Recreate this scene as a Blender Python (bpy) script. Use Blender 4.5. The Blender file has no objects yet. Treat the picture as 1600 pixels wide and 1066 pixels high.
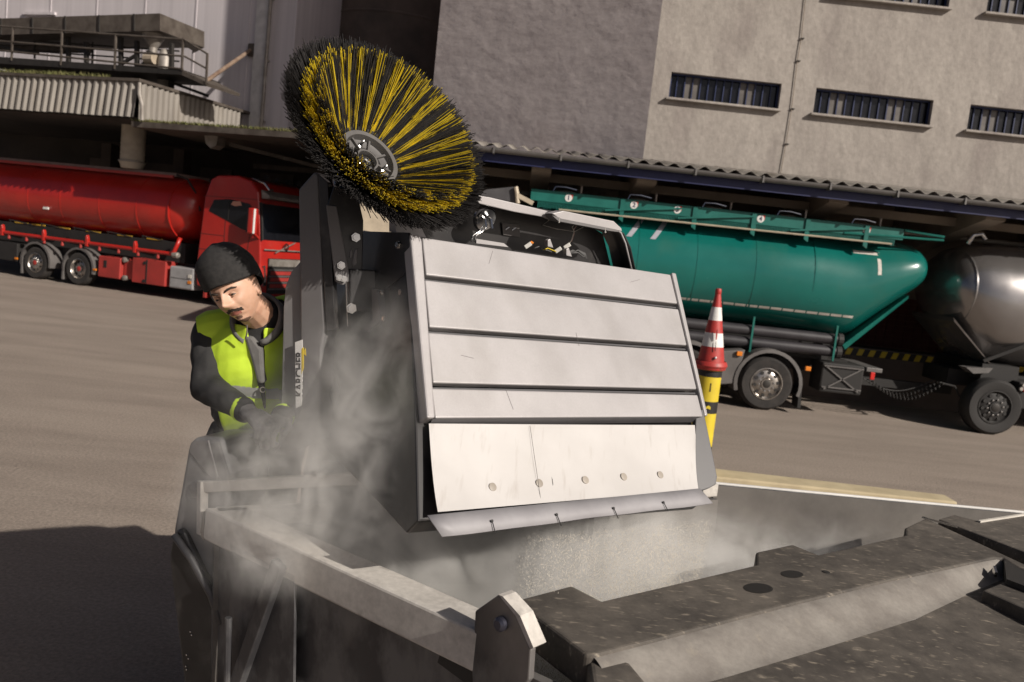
import bpy, bmesh, math, random
from mathutils import Vector, Matrix, noise
random.seed(7)
sc = bpy.context.scene
V = Vector
# ------------------------------------------------------------------ camera, sky, sun, exposure
FPX, ROLL, PITCH, CAMH = 1300.0, math.radians(6.2), math.radians(6.33), 2.5
CAM = V((0, 0, CAMH))
RT = V((math.cos(ROLL), math.sin(PITCH)*math.sin(ROLL), math.cos(PITCH)*math.sin(ROLL)))
UP = V((-math.sin(ROLL), math.sin(PITCH)*math.cos(ROLL), math.cos(PITCH)*math.cos(ROLL)))
FW = V((0, math.cos(PITCH), -math.sin(PITCH)))
cd = bpy.data.cameras.new('camera'); cam = bpy.data.objects.new('camera', cd); sc.collection.objects.link(cam)
cd.sensor_width = 36; cd.lens = FPX/1600*36; cd.clip_start = .05; cd.clip_end = 2000
m = Matrix((RT, UP, -FW)).transposed().to_4x4(); m.translation = CAM; cam.matrix_world = m
cd.dof.use_dof = True; cd.dof.focus_distance = 2.85; cd.dof.aperture_fstop = 5.0
sc.camera = cam
SUN_EL = math.radians(31); SUN_DIR = V((.78*math.cos(SUN_EL), -.626*math.cos(SUN_EL), math.sin(SUN_EL)))
w = bpy.data.worlds.new('World'); sc.world = w; w.use_nodes = True
nt = w.node_tree; bg = nt.nodes['Background']
sky = nt.nodes.new('ShaderNodeTexSky'); sky.sky_type = 'NISHITA'; sky.sun_disc = False
sky.sun_elevation = SUN_EL; sky.sun_rotation = math.atan2(.78, -.626); sky.dust_density = 2.5; sky.air_density = .4; sky.ozone_density = .4
nt.links.new(sky.outputs[0], bg.inputs[0]); bg.inputs[1].default_value = .05
sl = bpy.data.lights.new('sun', 'SUN'); sl.energy = 5.0; sl.angle = math.radians(.53); sl.color = (1, .93, .84)
so = bpy.data.objects.new('sun', sl); sc.collection.objects.link(so)
so.rotation_euler = SUN_DIR.to_track_quat('Z', 'Y').to_euler(); so.location = (20, -15, 20)
sc.view_settings.view_transform = 'Standard'; sc.view_settings.look = 'None'
sc.view_settings.exposure = 0.0; sc.view_settings.gamma = 1
sc.render.engine = 'CYCLES'; cy = sc.cycles
cy.use_denoising = True; cy.volume_bounces = 3; cy.max_bounces = 8; cy.volume_max_steps = 256

# survey helpers: a sight line of the photograph met with a plane at a real distance
def ray(px, py):
    return RT*((px-800)/FPX) + UP*(-(py-533)/FPX) + FW
def atY(px, py, Y):
    d = ray(px, py); return CAM + d*(Y/d.y)
def atZ(px, py, Z):
    d = ray(px, py); return CAM + d*((Z-CAMH)/d.z)
def onpl(px, py, p, n):
    d = ray(px, py); return CAM + d*((p-CAM).dot(n)/d.dot(n))

# ------------------------------------------------------------------ materials
MATS = {}
def M(name, col, rough=.6, metal=0., col2=None, scale=4., stretch=(1, 1, 1), amt=.5, bump=0., bscale=None, bdist=.01, detail=6., coat=0., spots=None, lo=.35, hi=.65, grain=None):
    if name in MATS: return MATS[name]
    ma = bpy.data.materials.new(name); ma.use_nodes = True; n = ma.node_tree.nodes; l = ma.node_tree.links
    b = n['Principled BSDF']; b.inputs['Roughness'].default_value = rough; b.inputs['Metallic'].default_value = metal
    b.inputs['Coat Weight'].default_value = coat; b.inputs['Coat Roughness'].default_value = .08
    tc = n.new('ShaderNodeTexCoord'); mp = n.new('ShaderNodeMapping'); mp.inputs['Scale'].default_value = stretch
    l.new(tc.outputs['Object'], mp.inputs[0])
    if col2 is None: col2 = tuple(c*.78 for c in col)
    nz = n.new('ShaderNodeTexNoise'); nz.inputs['Scale'].default_value = scale; nz.inputs['Detail'].default_value = detail; nz.inputs['Roughness'].default_value = .62
    l.new(mp.outputs[0], nz.inputs['Vector'])
    cr = n.new('ShaderNodeValToRGB'); cr.color_ramp.elements[0].position = lo; cr.color_ramp.elements[1].position = hi
    cr.color_ramp.elements[0].color = (*col2, 1); cr.color_ramp.elements[1].color = (*col, 1)
    l.new(nz.outputs['Fac'], cr.inputs[0]); out = cr.outputs[0]
    if spots:
        sc_, scol, lo_, hi_, st_ = spots
        m2 = n.new('ShaderNodeMapping'); m2.inputs['Scale'].default_value = st_; l.new(tc.outputs['Object'], m2.inputs[0])
        n2 = n.new('ShaderNodeTexNoise'); n2.inputs['Scale'].default_value = sc_; n2.inputs['Detail'].default_value = 5; l.new(m2.outputs[0], n2.inputs['Vector'])
        r2 = n.new('ShaderNodeMapRange'); r2.inputs[1].default_value = lo_; r2.inputs[2].default_value = hi_; l.new(n2.outputs['Fac'], r2.inputs[0])
        mx = n.new('ShaderNodeMix'); mx.data_type = 'RGBA'; l.new(r2.outputs[0], mx.inputs[0]); l.new(out, mx.inputs[6]); mx.inputs[7].default_value = (*scol, 1); out = mx.outputs[2]
    if grain:
        ng = n.new('ShaderNodeTexNoise'); ng.inputs['Scale'].default_value = grain[0]; ng.inputs['Detail'].default_value = 4; ng.inputs['Roughness'].default_value = .75; l.new(tc.outputs['Object'], ng.inputs['Vector'])
        rg_ = n.new('ShaderNodeMapRange'); rg_.inputs[1].default_value = .3; rg_.inputs[2].default_value = .7; rg_.inputs[3].default_value = 1-grain[1]; rg_.inputs[4].default_value = 1+grain[1]; l.new(ng.outputs['Fac'], rg_.inputs[0])
        mg = n.new('ShaderNodeMix'); mg.data_type = 'RGBA'; mg.blend_type = 'MULTIPLY'; mg.inputs[0].default_value = 1; l.new(out, mg.inputs[6]); l.new(rg_.outputs[0], mg.inputs[7]); out = mg.outputs[2]
    l.new(out, b.inputs['Base Color'])
    rr = n.new('ShaderNodeMapRange'); rr.inputs[3].default_value = max(.02, rough-.1); rr.inputs[4].default_value = min(1, rough+.12); l.new(nz.outputs['Fac'], rr.inputs[0]); l.new(rr.outputs[0], b.inputs['Roughness'])
    if bump:
        nb = n.new('ShaderNodeTexNoise'); nb.inputs['Scale'].default_value = bscale or scale*6; nb.inputs['Detail'].default_value = 6; l.new(mp.outputs[0], nb.inputs['Vector'])
        bp = n.new('ShaderNodeBump'); bp.inputs['Strength'].default_value = bump; bp.inputs['Distance'].default_value = bdist; l.new(nb.outputs['Fac'], bp.inputs['Height']); l.new(bp.outputs[0], b.inputs['Normal'])
    MATS[name] = ma; return ma
asphalt = M('asphalt', (.30, .247, .205), .9, 0, (.24, .196, .162), 1.2, (.35, 1.6, 1), bump=.8, bscale=70, bdist=.02, detail=12., spots=(.6, (.32, .265, .22), .48, .75, (.2, 1.2, 1)), grain=(38, .30))
plaster_lit = M('warehouse_plaster', (.345, .312, .28), .92, 0, (.27, .24, .215), .55, (1, 1, .7), bump=1., bscale=2.4, bdist=.045, spots=(1.1, (.19, .16, .148), .52, .85, (1, 1, .35)), lo=.3, hi=.7, grain=(9, .13))
plaster_lifted = M('side_plaster_lifted', (.66, .595, .575), .92, 0, (.56, .50, .485), .7, (1, 1, 1.6), bump=1., bscale=1.8, bdist=.022, spots=(.9, (.44, .385, .38), .58, .8, (1, 1, 1.4)), lo=.3, hi=.7, grain=(7, .12))  # colour lightened to stand in for light missing on the side wall
cladding = M('pale_cladding', (.62, .575, .59), .8, 0, (.53, .49, .505), .8, (6, 6, .15), bump=.3, bscale=9)
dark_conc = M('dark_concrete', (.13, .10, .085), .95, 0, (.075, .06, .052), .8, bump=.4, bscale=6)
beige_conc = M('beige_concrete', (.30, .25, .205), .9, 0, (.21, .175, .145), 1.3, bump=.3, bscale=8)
dark_wall = M('near_black_wall', (.055, .045, .04), .95, 0, (.03, .025, .022), .8)  # one near-black tone for back walls, openings and the rear silo
corr = M('corrugated_zinc', (.27, .245, .215), .6, .2, (.19, .17, .15), 1.4, (1, 1, .3), spots=(2, (.17, .14, .11), .55, .8, (1, 1, .2)))
gutter_m = M('gutter_zinc', (.16, .15, .145), .5, .4)
blue_paint = M('blue_paint', (.012, .016, .075), .5)
blue_bar = M('blue_window_paint', (.014, .024, .085), .45)
rust = M('weathered_steel', (.125, .105, .088), .7, .3, (.07, .055, .045), 3)
dark_steel = M('dark_steel', (.045, .04, .036), .6, .4)
duct = M('grey_duct', (.34, .31, .28), .55, .4, (.2, .175, .15), 3)
glass_dark = M('dark_glass', (.008, .008, .01), .2)
glass_lite = M('painted_sheen_glass', (.15, .135, .12), .35, 0, (.09, .08, .075), 2.5)  # grey tone stands in for light reflected by some panes
red_paint = M('red_truck_paint', (.44, .018, .011), .33, 0, (.35, .015, .010), 1.2, coat=.35, spots=(1.2, (.36, .07, .055), .58, .9, (.6, .6, 1)))
red_dull = M('red_dusty_paint', (.38, .035, .028), .55, 0, (.28, .03, .024), 2)
green_paint = M('green_tank_paint', (.004, .125, .105), .22, 0, (.0035, .10, .085), .8, coat=.4, spots=(1.3, (.02, .12, .095), .55, .8, (1, 1, 1)))
green_dark = M('green_frame_paint', (.006, .13, .105), .42)
steel_tank = M('brushed_tank_steel', (.38, .365, .36), .24, .8, (.31, .295, .29), .7)
rubber = M('tyre_rubber', (.022, .02, .019), .88, 0, (.035, .03, .027), 6, bump=.2)
fender_m = M('fender_plastic', (.12, .11, .105), .6, 0, (.09, .082, .078), 4)
rim_m = M('rim_steel', (.46, .43, .40), .3, .9, (.32, .29, .26), 6)
chassis_m = M('black_chassis', (.018, .016, .015), .7)
grey_box = M('grey_truck_box', (.33, .32, .32), .55)
orange_m = M('orange_lens', (.75, .22, .02), .3)
redlens = M('red_lens', (.55, .02, .015), .3)
white_m = M('white_paint', (.75, .73, .70), .5)
cream_m = M('cream_paint', (.52, .44, .33), .45)
tape_m = M('white_tape', (.62, .58, .52), .6)
yellow_m = M('yellow_paint', (.62, .46, .02), .5, 0, (.5, .36, .015), 3)
black_m = M('black_paint', (.016, .015, .015), .55)
mach_black = M('machine_black', (.018, .017, .018), .34, 0, (.03, .028, .028), 5, spots=(7, (.09, .082, .075), .56, .8, (1, 1, 1)))
mach_grey = M('machine_dark_grey', (.085, .082, .085), .42, 0, (.065, .062, .065), 3, bump=.08, bscale=300)
cover_grey = M('cover_grey', (.16, .15, .15), .5, 0, (.125, .12, .12), 2.5)
panel_lt = M('light_grey_panel', (.42, .40, .40), .45, .25, (.36, .342, .34), 2.2, bump=.06, bscale=260, spots=(5, (.33, .312, .305), .52, .80, (1, 1, .5)), grain=(170, .05))
liner_m = M('cream_liner', (.52, .50, .485), .42, 0, (.475, .455, .44), 3.5, spots=(16, (.40, .37, .345), .60, .82, (3, .5, .4)))
lip_m = M('lip_metal', (.30, .29, .30), .6, .1, (.25, .24, .25), 8, (1, 1, 1))
chrome = M('bolt_zinc', (.62, .62, .62), .22, 1.)
galv = M('galvanised_steel', (.15, .148, .15), .5, .5, (.06, .058, .062), 5.5, (1, 1, .55), bump=.15, bscale=14, lo=.42, hi=.58, spots=(2.2, (.26, .24, .225), .58, .8, (1, 1, .6)))
rim_dust = M('dusty_rim_steel', (.58, .545, .50), .75, .1, (.44, .41, .375), 5, (1, 1, 1), spots=(9, (.22, .2, .185), .60, .8, (1, 1, 1)), grain=(40, .10))
inner_m = M('dusty_inner_steel', (.17, .155, .14), .85, .1, (.10, .09, .082), 3)
lid_m = M('lid_plastic', (.10, .086, .072), .72, 0, (.05, .043, .037), 3.5, bump=.35, bscale=30, bdist=.004, spots=(34, (.27, .23, .18), .60, .78, (.7, 1.8, 1)), grain=(14, .22))
lid_side = M('lid_plastic_dusty', (.25, .23, .205), .75, 0, (.17, .152, .135), 6, bump=.15, bscale=40, spots=(22, (.27, .24, .2), .62, .8, (1, 1, .4)), grain=(60, .10))
tan_m = M('bolt_tan', (.34, .30, .255), .5)
cone_red = M('cone_red', (.42, .035, .028), .5, 0, (.34, .03, .026), 8, spots=(12, (.2, .05, .045), .6, .75, (1, 1, 1)))
bollard_y = M('bollard_yellow', (.66, .50, .03), .5, 0, (.55, .42, .03), 5, spots=(7, (.36, .29, .06), .62, .8, (1, 1, .4)))
kerb_y = M('kerb_yellow', (.50, .42, .27), .8, 0, (.40, .33, .21), 3)
tile_red = M('brick_red', (.13, .022, .015), .7, 0, (.09, .018, .013), 3)
moss_m = M('moss_green', (.10, .115, .03), .9, 0, (.14, .12, .05), 9)
bristle_k = M('bristle_black', (.035, .032, .031), .6, 0, (.022, .02, .02), 30)
bristle_y = M('bristle_yellow', (.70, .52, .02), .55, 0, (.50, .37, .015), 30)
hub_m = M('hub_plastic', (.115, .11, .108), .5, 0, (.09, .085, .083), 8)
skin_m = M('skin', (.60, .37, .26), .5, 0, (.53, .30, .20), 25, bump=.05, bscale=400, spots=(30, (.50, .25, .17), .6, .8, (1, 1, 1)))
MATS['skin'].node_tree.nodes['Principled BSDF'].inputs['Subsurface Weight'].default_value = .08
MATS['skin'].node_tree.nodes['Principled BSDF'].inputs['Subsurface Radius'].default_value = (.01, .004, .002)
hair_m = M('dark_hair', (.03, .02, .014), .7)
lip_skin = M('lip_skin', (.36, .13, .095), .5)
eye_m = M('eye_white', (.2, .16, .13), .4)
iris_m = M('iris', (.02, .014, .01), .2)
beanie_m = M('black_fleece', (.016, .015, .015), .98, 0, (.028, .026, .025), 60, bump=.6, bscale=500, bdist=.002)
jacket_m = M('charcoal_softshell', (.018, .0175, .018), .85, 0, (.028, .027, .027), 8, bump=.25, bscale=14, bdist=.02)
collar_m = M('grey_collar', (.16, .155, .15), .8, 0, (.12, .115, .11), 20, bump=.3, bscale=40)
vest_m = M('lime_vest', (.58, .78, .05), .7, 0, (.50, .70, .04), 5, bump=.25, bscale=10, bdist=.015)
reflect_m = M('reflective_tape', (.36, .36, .35), .45)
glove_m = M('glove_grey', (.12, .115, .115), .85, 0, (.08, .077, .077), 20, bump=.3, bscale=60)
trouser_m = M('dark_trousers', (.035, .033, .033), .9, 0, (.05, .047, .046), 9)
wire_w = M('wire_white', (.6, .56, .5), .5)
conn_m = M('connector_plastic', (.62, .60, .56), .5)
loom_m = M('loom_grey', (.09, .088, .087), .6)

# ------------------------------------------------------------------ mesh helpers
ORIGIN = {}
def link(o, parent):
    sc.collection.objects.link(o)
    if parent is not None:
        o.parent = parent
        if parent.name in ORIGIN: o.matrix_parent_inverse = Matrix.Translation(-ORIGIN[parent.name])
    return o
def thing(name, label, cat, loc=(0, 0, 0), group=None):
    o = bpy.data.objects.new(name, None); sc.collection.objects.link(o); o.location = loc; ORIGIN[o.name] = V(loc)
    o.empty_display_size = .2; return tag(o, label, cat, group)
def tag(o, label, cat=None, group=None):
    o['label'] = label
    if cat: o['category'] = cat
    if group: o['group'] = group
    return o
class MB:
    def __init__(s, X=None): s.v = []; s.f = []; s.X = X
    def add(s, vs, fs):
        b = len(s.v); s.v += [V(p) for p in vs]; s.f += [tuple(i+b for i in f) for f in fs]; return s
    def box(s, a, b):
        x0, y0, z0 = a; x1, y1, z1 = b
        return s.add([(x0, y0, z0), (x1, y0, z0), (x1, y1, z0), (x0, y1, z0), (x0, y0, z1), (x1, y0, z1), (x1, y1, z1), (x0, y1, z1)],
                     [(0, 3, 2, 1), (4, 5, 6, 7), (0, 1, 5, 4), (1, 2, 6, 5), (2, 3, 7, 6), (3, 0, 4, 7)])
    def beam(s, p, q, w_, h_, up=V((0, 0, 1))):
        p = V(p); q = V(q); d = (q-p).normalized(); sd = d.cross(up)
        if sd.length < 1e-4: sd = d.cross(V((0, 1, 0)))
        sd.normalize(); u = sd.cross(d); sd = sd*(w_/2); u = u*(h_/2)
        return s.add([p-sd-u, p+sd-u, p+sd+u, p-sd+u, q-sd-u, q+sd-u, q+sd+u, q-sd+u], [(0, 1, 2, 3), (4, 7, 6, 5), (0, 4, 5, 1), (1, 5, 6, 2), (2, 6, 7, 3), (3, 7, 4, 0)])
    def prism(s, pts, ext):
        pts = [V(p) for p in pts]; ext = V(ext); n = len(pts)
        nrm = V((0, 0, 0))
        for i in range(n): nrm += pts[i].cross(pts[(i+1) % n])
        if nrm.dot(ext) > 0: pts = pts[::-1]
        return s.add(pts+[p+ext for p in pts], [tuple(range(n)), tuple(range(2*n-1, n-1, -1))]+[(i, i+n, (i+1) % n+n, (i+1) % n) for i in range(n)])
    def tube(s, pts, r, n=10, cap=True):
        pts = [V(p) for p in pts]; rs = r if isinstance(r, (list, tuple)) else [r]*len(pts); ring = []
        up = None; b = len(s.v)
        for i, p in enumerate(pts):
            d = (pts[min(i+1, len(pts)-1)]-pts[max(i-1, 0)]).normalized()
            if up is None:
                up = d.orthogonal().normalized()
            up = (up-d*up.dot(d)).normalized(); sd = d.cross(up)
            for k in range(n):
                a = 2*math.pi*k/n; s.v.append(p+(up*math.cos(a)+sd*math.sin(a))*rs[i])
        for i in range(len(pts)-1):
            for k in range(n):
                k2 = (k+1) % n; s.f.append((b+i*n+k, b+i*n+k2, b+(i+1)*n+k2, b+(i+1)*n+k))
        if cap:
            s.f.append(tuple(b+k for k in range(n))[::-1]); e = b+(len(pts)-1)*n; s.f.append(tuple(e+k for k in range(n)))
        return s
    def lathe(s, c, axis, prof, n=28, closed=False):
        c = V(c); ax = V(axis).normalized(); e1 = ax.orthogonal().normalized(); e2 = ax.cross(e1); b = len(s.v); m_ = len(prof)
        for (r, h) in prof:
            for k in range(n):
                a = 2*math.pi*k/n; s.v.append(c+ax*h+(e1*math.cos(a)+e2*math.sin(a))*max(r, 1e-5))
        for i in range(m_ if closed else m_-1):
            j = (i+1) % m_
            for k in range(n):
                k2 = (k+1) % n; s.f.append((b+i*n+k, b+i*n+k2, b+j*n+k2, b+j*n+k))
        return s
    def build(s, name, mat, parent=None, bev=0., smooth=False, seg=2):
        me = bpy.data.meshes.new(name); vs = [s.X @ p if s.X else p for p in s.v]
        me.from_pydata(vs, [], s.f); me.materials.append(mat); me.update()
        o = bpy.data.objects.new(name, me); link(o, parent)
        if smooth is not False:
            me.polygons.foreach_set('use_smooth', [True]*len(me.polygons))
            if smooth is not True: me.set_sharp_from_angle(angle=math.radians(smooth))
        if bev:
            md = o.modifiers.new('bevel', 'BEVEL'); md.width = bev; md.segments = seg; md.limit_method = 'ANGLE'; md.angle_limit = math.radians(35)
        return o
def loft(rings, X=None):
    b = MB(X); n = len(rings[0])
    for r in rings: b.v += [V(p) for p in r]
    for i in range(len(rings)-1):
        for k in range(n):
            k2 = (k+1) % n; b.f.append((i*n+k, i*n+k2, (i+1)*n+k2, (i+1)*n+k))
    b.f.append(tuple(range(n))[::-1]); b.f.append(tuple((len(rings)-1)*n+k for k in range(n))); return b
def text(name, s, X, size, mat, parent, ext=.001):
    cu = bpy.data.curves.new('t', 'FONT'); cu.body = s; cu.size = size; cu.extrude = ext; cu.align_x = 'CENTER'; cu.align_y = 'CENTER'; cu.offset = size*.02
    t = bpy.data.objects.new('t', cu); sc.collection.objects.link(t); bpy.context.view_layer.update()
    me = bpy.data.meshes.new_from_object(t.evaluated_get(bpy.context.evaluated_depsgraph_get())); bpy.data.objects.remove(t)
    me.transform(X); me.materials.clear(); me.materials.append(mat); o = bpy.data.objects.new(name, me); return link(o, parent)
def frame(o, x, y):     # matrix with axes x, y and their normal
    x = V(x).normalized(); z = x.cross(V(y)).normalized(); y = z.cross(x)
    m_ = Matrix((x, y, z)).transposed().to_4x4(); m_.translation = V(o); return m_
def bolt(p, n, r, parent, mat=chrome, h=None):
    h = h or r*.8
    return MB().lathe(p, n, [(r*1.35, 0), (r*1.35, h*.25), (r, h*.25), (r*.95, h), (0, h)], 6 if r > .004 else 6).build('bolt', mat, parent)

# ------------------------------------------------------------------ ground
g = MB(); N = 40
g.add([(-400, -200, 0), (400, -200, 0), (400, 600, 0), (-400, 600, 0)], [(0, 1, 2, 3)])
gr = g.build('ground', asphalt); gr['kind'] = 'structure'; gr['label'] = 'pale dusty asphalt yard with long tyre streaks'

# ------------------------------------------------------------------ right warehouse
wh = thing('warehouse', 'rough plastered warehouse with strip windows and loading canopy behind the green tanker', 'building', (6, 18.2, 0))
def holed(x0, x1, z0, z1, holes, y0, y1):
    xs = sorted({x0, x1, *[h[0] for h in holes], *[h[1] for h in holes]}); zs = sorted({z0, z1, *[h[2] for h in holes], *[h[3] for h in holes]}); b = MB()
    idx = {}
    def vid(x, y, z):
        k = (x, y, z)
        if k not in idx: idx[k] = len(b.v); b.v.append(V(k))
        return idx[k]
    ins = lambda x, z: any(h[0] < x < h[1] and h[2] < z < h[3] for h in holes)
    for i in range(len(xs)-1):
        for j in range(len(zs)-1):
            if not ins((xs[i]+xs[i+1])/2, (zs[j]+zs[j+1])/2):
                b.f.append((vid(xs[i], y0, zs[j]), vid(xs[i+1], y0, zs[j]), vid(xs[i+1], y0, zs[j+1]), vid(xs[i], y0, zs[j+1])))
    for (a, c, d, e) in holes:
        b.f += [(vid(a, y0, d), vid(a, y1, d), vid(c, y1, d), vid(c, y0, d)), (vid(a, y0, e), vid(c, y0, e), vid(c, y1, e), vid(a, y1, e)), (vid(a, y0, d), vid(a, y0, e), vid(a, y1, e), vid(a, y1, d)), (vid(c, y0, d), vid(c, y1, d), vid(c, y1, e), vid(c, y0, e))]
    return b
HT = 16.0; WY = 18.2
wins = [(2.75, 5.1), (5.84, 8.34), (9.13, 11.6), (12.4, 14.9)]
rows = [(6.02, 6.56), (8.44, 8.98), (10.9, 11.44)]
holes = [(a, b, c, d) for (a, b) in wins for (c, d) in rows]
wall = holed(2.37, 26, 4.3, HT, holes, WY, WY+.3)
wall.add([(2.37, WY, HT), (26, WY, HT), (26, 40, HT), (-4.6, 40, HT), (2.37-.829*6.1, WY+.559*6.1, HT)], [(0, 1, 2, 3, 4)])
wall.build('wall', plaster_lit, wh)
E0 = V((2.37, WY, 0)); dS = V((-.829, .559, 0))
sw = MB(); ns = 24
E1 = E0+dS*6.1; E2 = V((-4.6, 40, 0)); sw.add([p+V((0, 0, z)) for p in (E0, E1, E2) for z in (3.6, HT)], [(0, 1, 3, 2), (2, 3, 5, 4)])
sw.build('side_wall', plaster_lifted, wh)
for (a, b) in wins:
    for ri, (c, d) in enumerate(rows[:2]):
        fr = MB().box((a-.03, WY+.12, c), (b+.03, WY+.16, c+.035)).box((a, WY+.12, d-.035), (b, WY+.16, d)).box((a, WY+.12, c), (a+.04, WY+.16, d)).box((b-.04, WY+.12, c), (b, WY+.16, d)).build('window', blue_bar, wh)
        MB().box((a-.07, WY-.12, c-.05), (b+.03, WY+.1, c)).build('sill', plaster_lit, fr, .01)
        MB().box((a, WY+.24, c), (b, WY+.26, d)).build('window_back', dark_wall, fr)
        npn = 14; pw = (b-a)/npn
        for i in range(npn):
            lite = i in (2, 3, 9, 10) and not (a > 9 and i > 5); pc = random.choice([glass_lite]) if lite else glass_dark
            yy = WY+(.195 if not lite else .19)
            MB().box((a+i*pw+.012, yy, c+.03), (a+(i+1)*pw-.012, yy+.008, d-.03)).build('pane', pc, fr)
            if i: MB().box((a+i*pw-.011, WY+.155, c+.02), (a+i*pw+.011, WY+.185, d-.02)).build('mullion', blue_bar, fr)
# cable with clips running down the facade
cab = [atY(1259, -5, WY-.03), atY(1252, 60, WY-.03), atY(1246, 95, WY-.03), atY(1237, 170, WY-.03), atY(1228, 225, WY-.03), atY(1219, 275, WY-.03)]
cb = MB().tube(cab, .009, 6).build('downlead_cable', beige_conc, wh)
for p in cab[1:]: MB().box((p.x-.01, p.y-.02, p.z-.01), (p.x+.06, p.y+.05, p.z+.01)).build('cable_clip', dark_steel, cb)
# canopy
EY, EZ = 15.25, 4.18; X0, X1 = -2.4, 17.
cv = MB(); nw = int((X1-X0)/.275*8); a_ = []
for i in range(nw+1):
    x = X0+(X1-X0)*i/nw; h = .035*math.cos(2*math.pi*i/8)
    a_ += [(x, EY-.06, EZ+.10+h), (x, WY+.1, EZ+.50+h)]
cv.add(a_, [(2*i, 2*i+2, 2*i+3, 2*i+1) for i in range(nw)])
cr_ = cv.build('canopy_sheet', corr, wh, smooth=True); s_ = cr_.modifiers.new('s', 'SOLIDIFY'); s_.thickness = .006; s_.offset = 1
gp = [(EY-.15+.075*math.sin(t)-.0, EZ+.015-.085*math.cos(t)+.03) for t in [math.pi*(-.5+k/8) for k in range(9)]]
MB().prism([(X0, y-.02, z) for y, z in gp]+[(X0, EY-.08, EZ+.06)], (X1-X0, 0, 0)).build('gutter', gutter_m, wh)
for k in range(18): MB().box((X0+.5+k*1.2, EY-.262, EZ-.055), (X0+.53+k*1.2, EY-.06, EZ+.065)).build('gutter_bracket', gutter_m, wh)
MB().box((X0, EY-.06, EZ-.19), (X1, EY, EZ+.03)).build('fascia', blue_paint, wh)
MB().add([(X0, EY, EZ-.02), (X1, EY, EZ-.02), (X1, WY+1.3, EZ+.36), (X0, WY+1.3, EZ+.36)], [(0, 1, 2, 3)]).build('soffit', beige_conc, wh)
for x in [-2.0, .2, 2.15, 5.7, 8.6, 11.5]: MB().prism([(x-.18, EY+.3, EZ-.0), (x-.18, WY+1.2, EZ+.3), (x-.18, WY+1.2, EZ-.9), (x-.18, WY, EZ-.75), (x-.18, EY+.3, EZ-.22)], (.36, 0, 0)).build('corbel', beige_conc, wh)
MB().tube([(X0, 17.2, 3.62), (X1, 17.2, 3.72)], .045, 8).build('pipe', duct, wh)
MB().box((X0, 16.6, 3.86), (X1, 16.75, 4.02)).build('purlin', beige_conc, wh)
MB().box((-2.6, WY+1.3, 2.32), (24, WY+1.5, 4.6)).build('back_wall', beige_conc, wh)
MB().box((-2.6, WY+1.34, 1.1), (24, WY+1.5, 2.32)).build('plinth_wall', dark_wall, wh)
for i in range(6): MB().box((-2.3+i*3.1, WY+1.24, 2.75), (-1.6+i*3.1, WY+1.29, 3.6)).build('vent_opening', dark_wall, wh)
tm = None
for j in range(9):
    for i in range(-2, 12):
        x = 7.7+i*.215+(0 if j % 2 else 0); z = 1.16+j*.13
        if x > 10.0: continue
        if tm is None:
            o = MB().box((-.102, 0, 0), (.102, .04, .119)).build('tile', tile_red, wh); tm = o.data
        else:
            o = bpy.data.objects.new('tile', tm); link(o, wh)
        o.location = (x, WY+1.29+random.uniform(0, .006), z)
MB().box((7.1, WY+1.325, 1.12), (10.1, WY+1.335, 2.32)).build('tile_bed', M('mortar', (.2, .11, .08), .9), wh)
bd = MB().box((10.15, WY+1.2, 1.1), (11.5, WY+1.28, 3.3)).build('door', blue_paint, wh)
for i in range(7): MB().box((10.2+i*.19, WY+1.17, 1.12), (10.27+i*.19, WY+1.2, 3.26)).build('door_rib', blue_paint, bd)
dk = MB().box((-2.6, 18.0, 0), (24, WY+1.36, 1.1)).build('loading_dock', dark_conc, wh)
MB().box((6.4, 17.985, 1.0), (13, 18.0, 1.16)).build('hazard_strip', black_m, dk)
MB().box((6.4, 17.99, 1.16), (13, 18.3, 1.175)).build('dock_edge', gutter_m, dk)
for i in range(26):
    x = 6.45+i*.25; MB().prism([(x, 17.985, 1.01), (x+.12, 17.985, 1.01), (x+.17, 17.985, 1.15), (x+.05, 17.985, 1.15)], (0, -.004, 0)).build('hazard_stripe', yellow_m, dk)
# ------------------------------------------------------------------ left silo building (its row follows the red tanker)
RH = V((.9455, -.3256, 0)); RK = V((.3256, .9455, 0)); RO = V((-13.145, 24.807, 0))
RX = Matrix((RH, RK, V((0, 0, 1)))).transposed().to_4x4(); RX.translation = RO
def rb(): return MB(RX)
sb = thing('silo_building', 'tall pale clad mill building behind the conveyor gantry', 'building', (-15, 30, 0))
wl = holed(-16, 2.95, 4.93, 20, [(-6.9, -5.55, 8.42, 8.86)], 3.7, 4.1); wl.X = RX; wl.build('wall', cladding, sb)
rb().box((-7, 4.0, 8.3), (-5.5, 4.05, 9)).build('window', glass_dark, sb); rb().box((-7, 3.62, 8.86), (-5.5, 3.7, 8.95)).build('lintel', cladding, sb)
for i in range(9): rb().box((-14.2+i*2.1, 3.685, 4.95), (-14.14+i*2.1, 3.7, 20)).build('panel_joint', cladding, sb)
rb().box((2.95, 3.6, 4.8), (3.42, 4.3, 20)).build('corner_strip', M('white_corner', (.6, .58, .57), .7), sb)
rb().box((3.42, 3.75, 4.8), (4.35, 9, 20)).build('side_wall', cladding, sb)
rb().tube([(3.5, 3.54, 4.8), (3.5, 3.54, 20)], .06, 10).build('downpipe', duct, sb)
for z in (5.6, 7.5, 9.4): rb().lathe((3.5, 3.6, z), (0, 0, 1), [(.06, 0), (.08, 0), (.08, .07), (.06, .07)], 12).build('pipe_collar', duct, sb)
sil = thing('concrete_silo', 'dark round concrete silo in shade behind the brush', 'silo', (-5.4, 30.5, 0))
MB().lathe((-5.35, 31, 0), (0, 0, 1), [(2.35, 0), (2.35, 24), (0, 24)], 64).build('shaft', dark_conc, sil, smooth=40)
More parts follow.
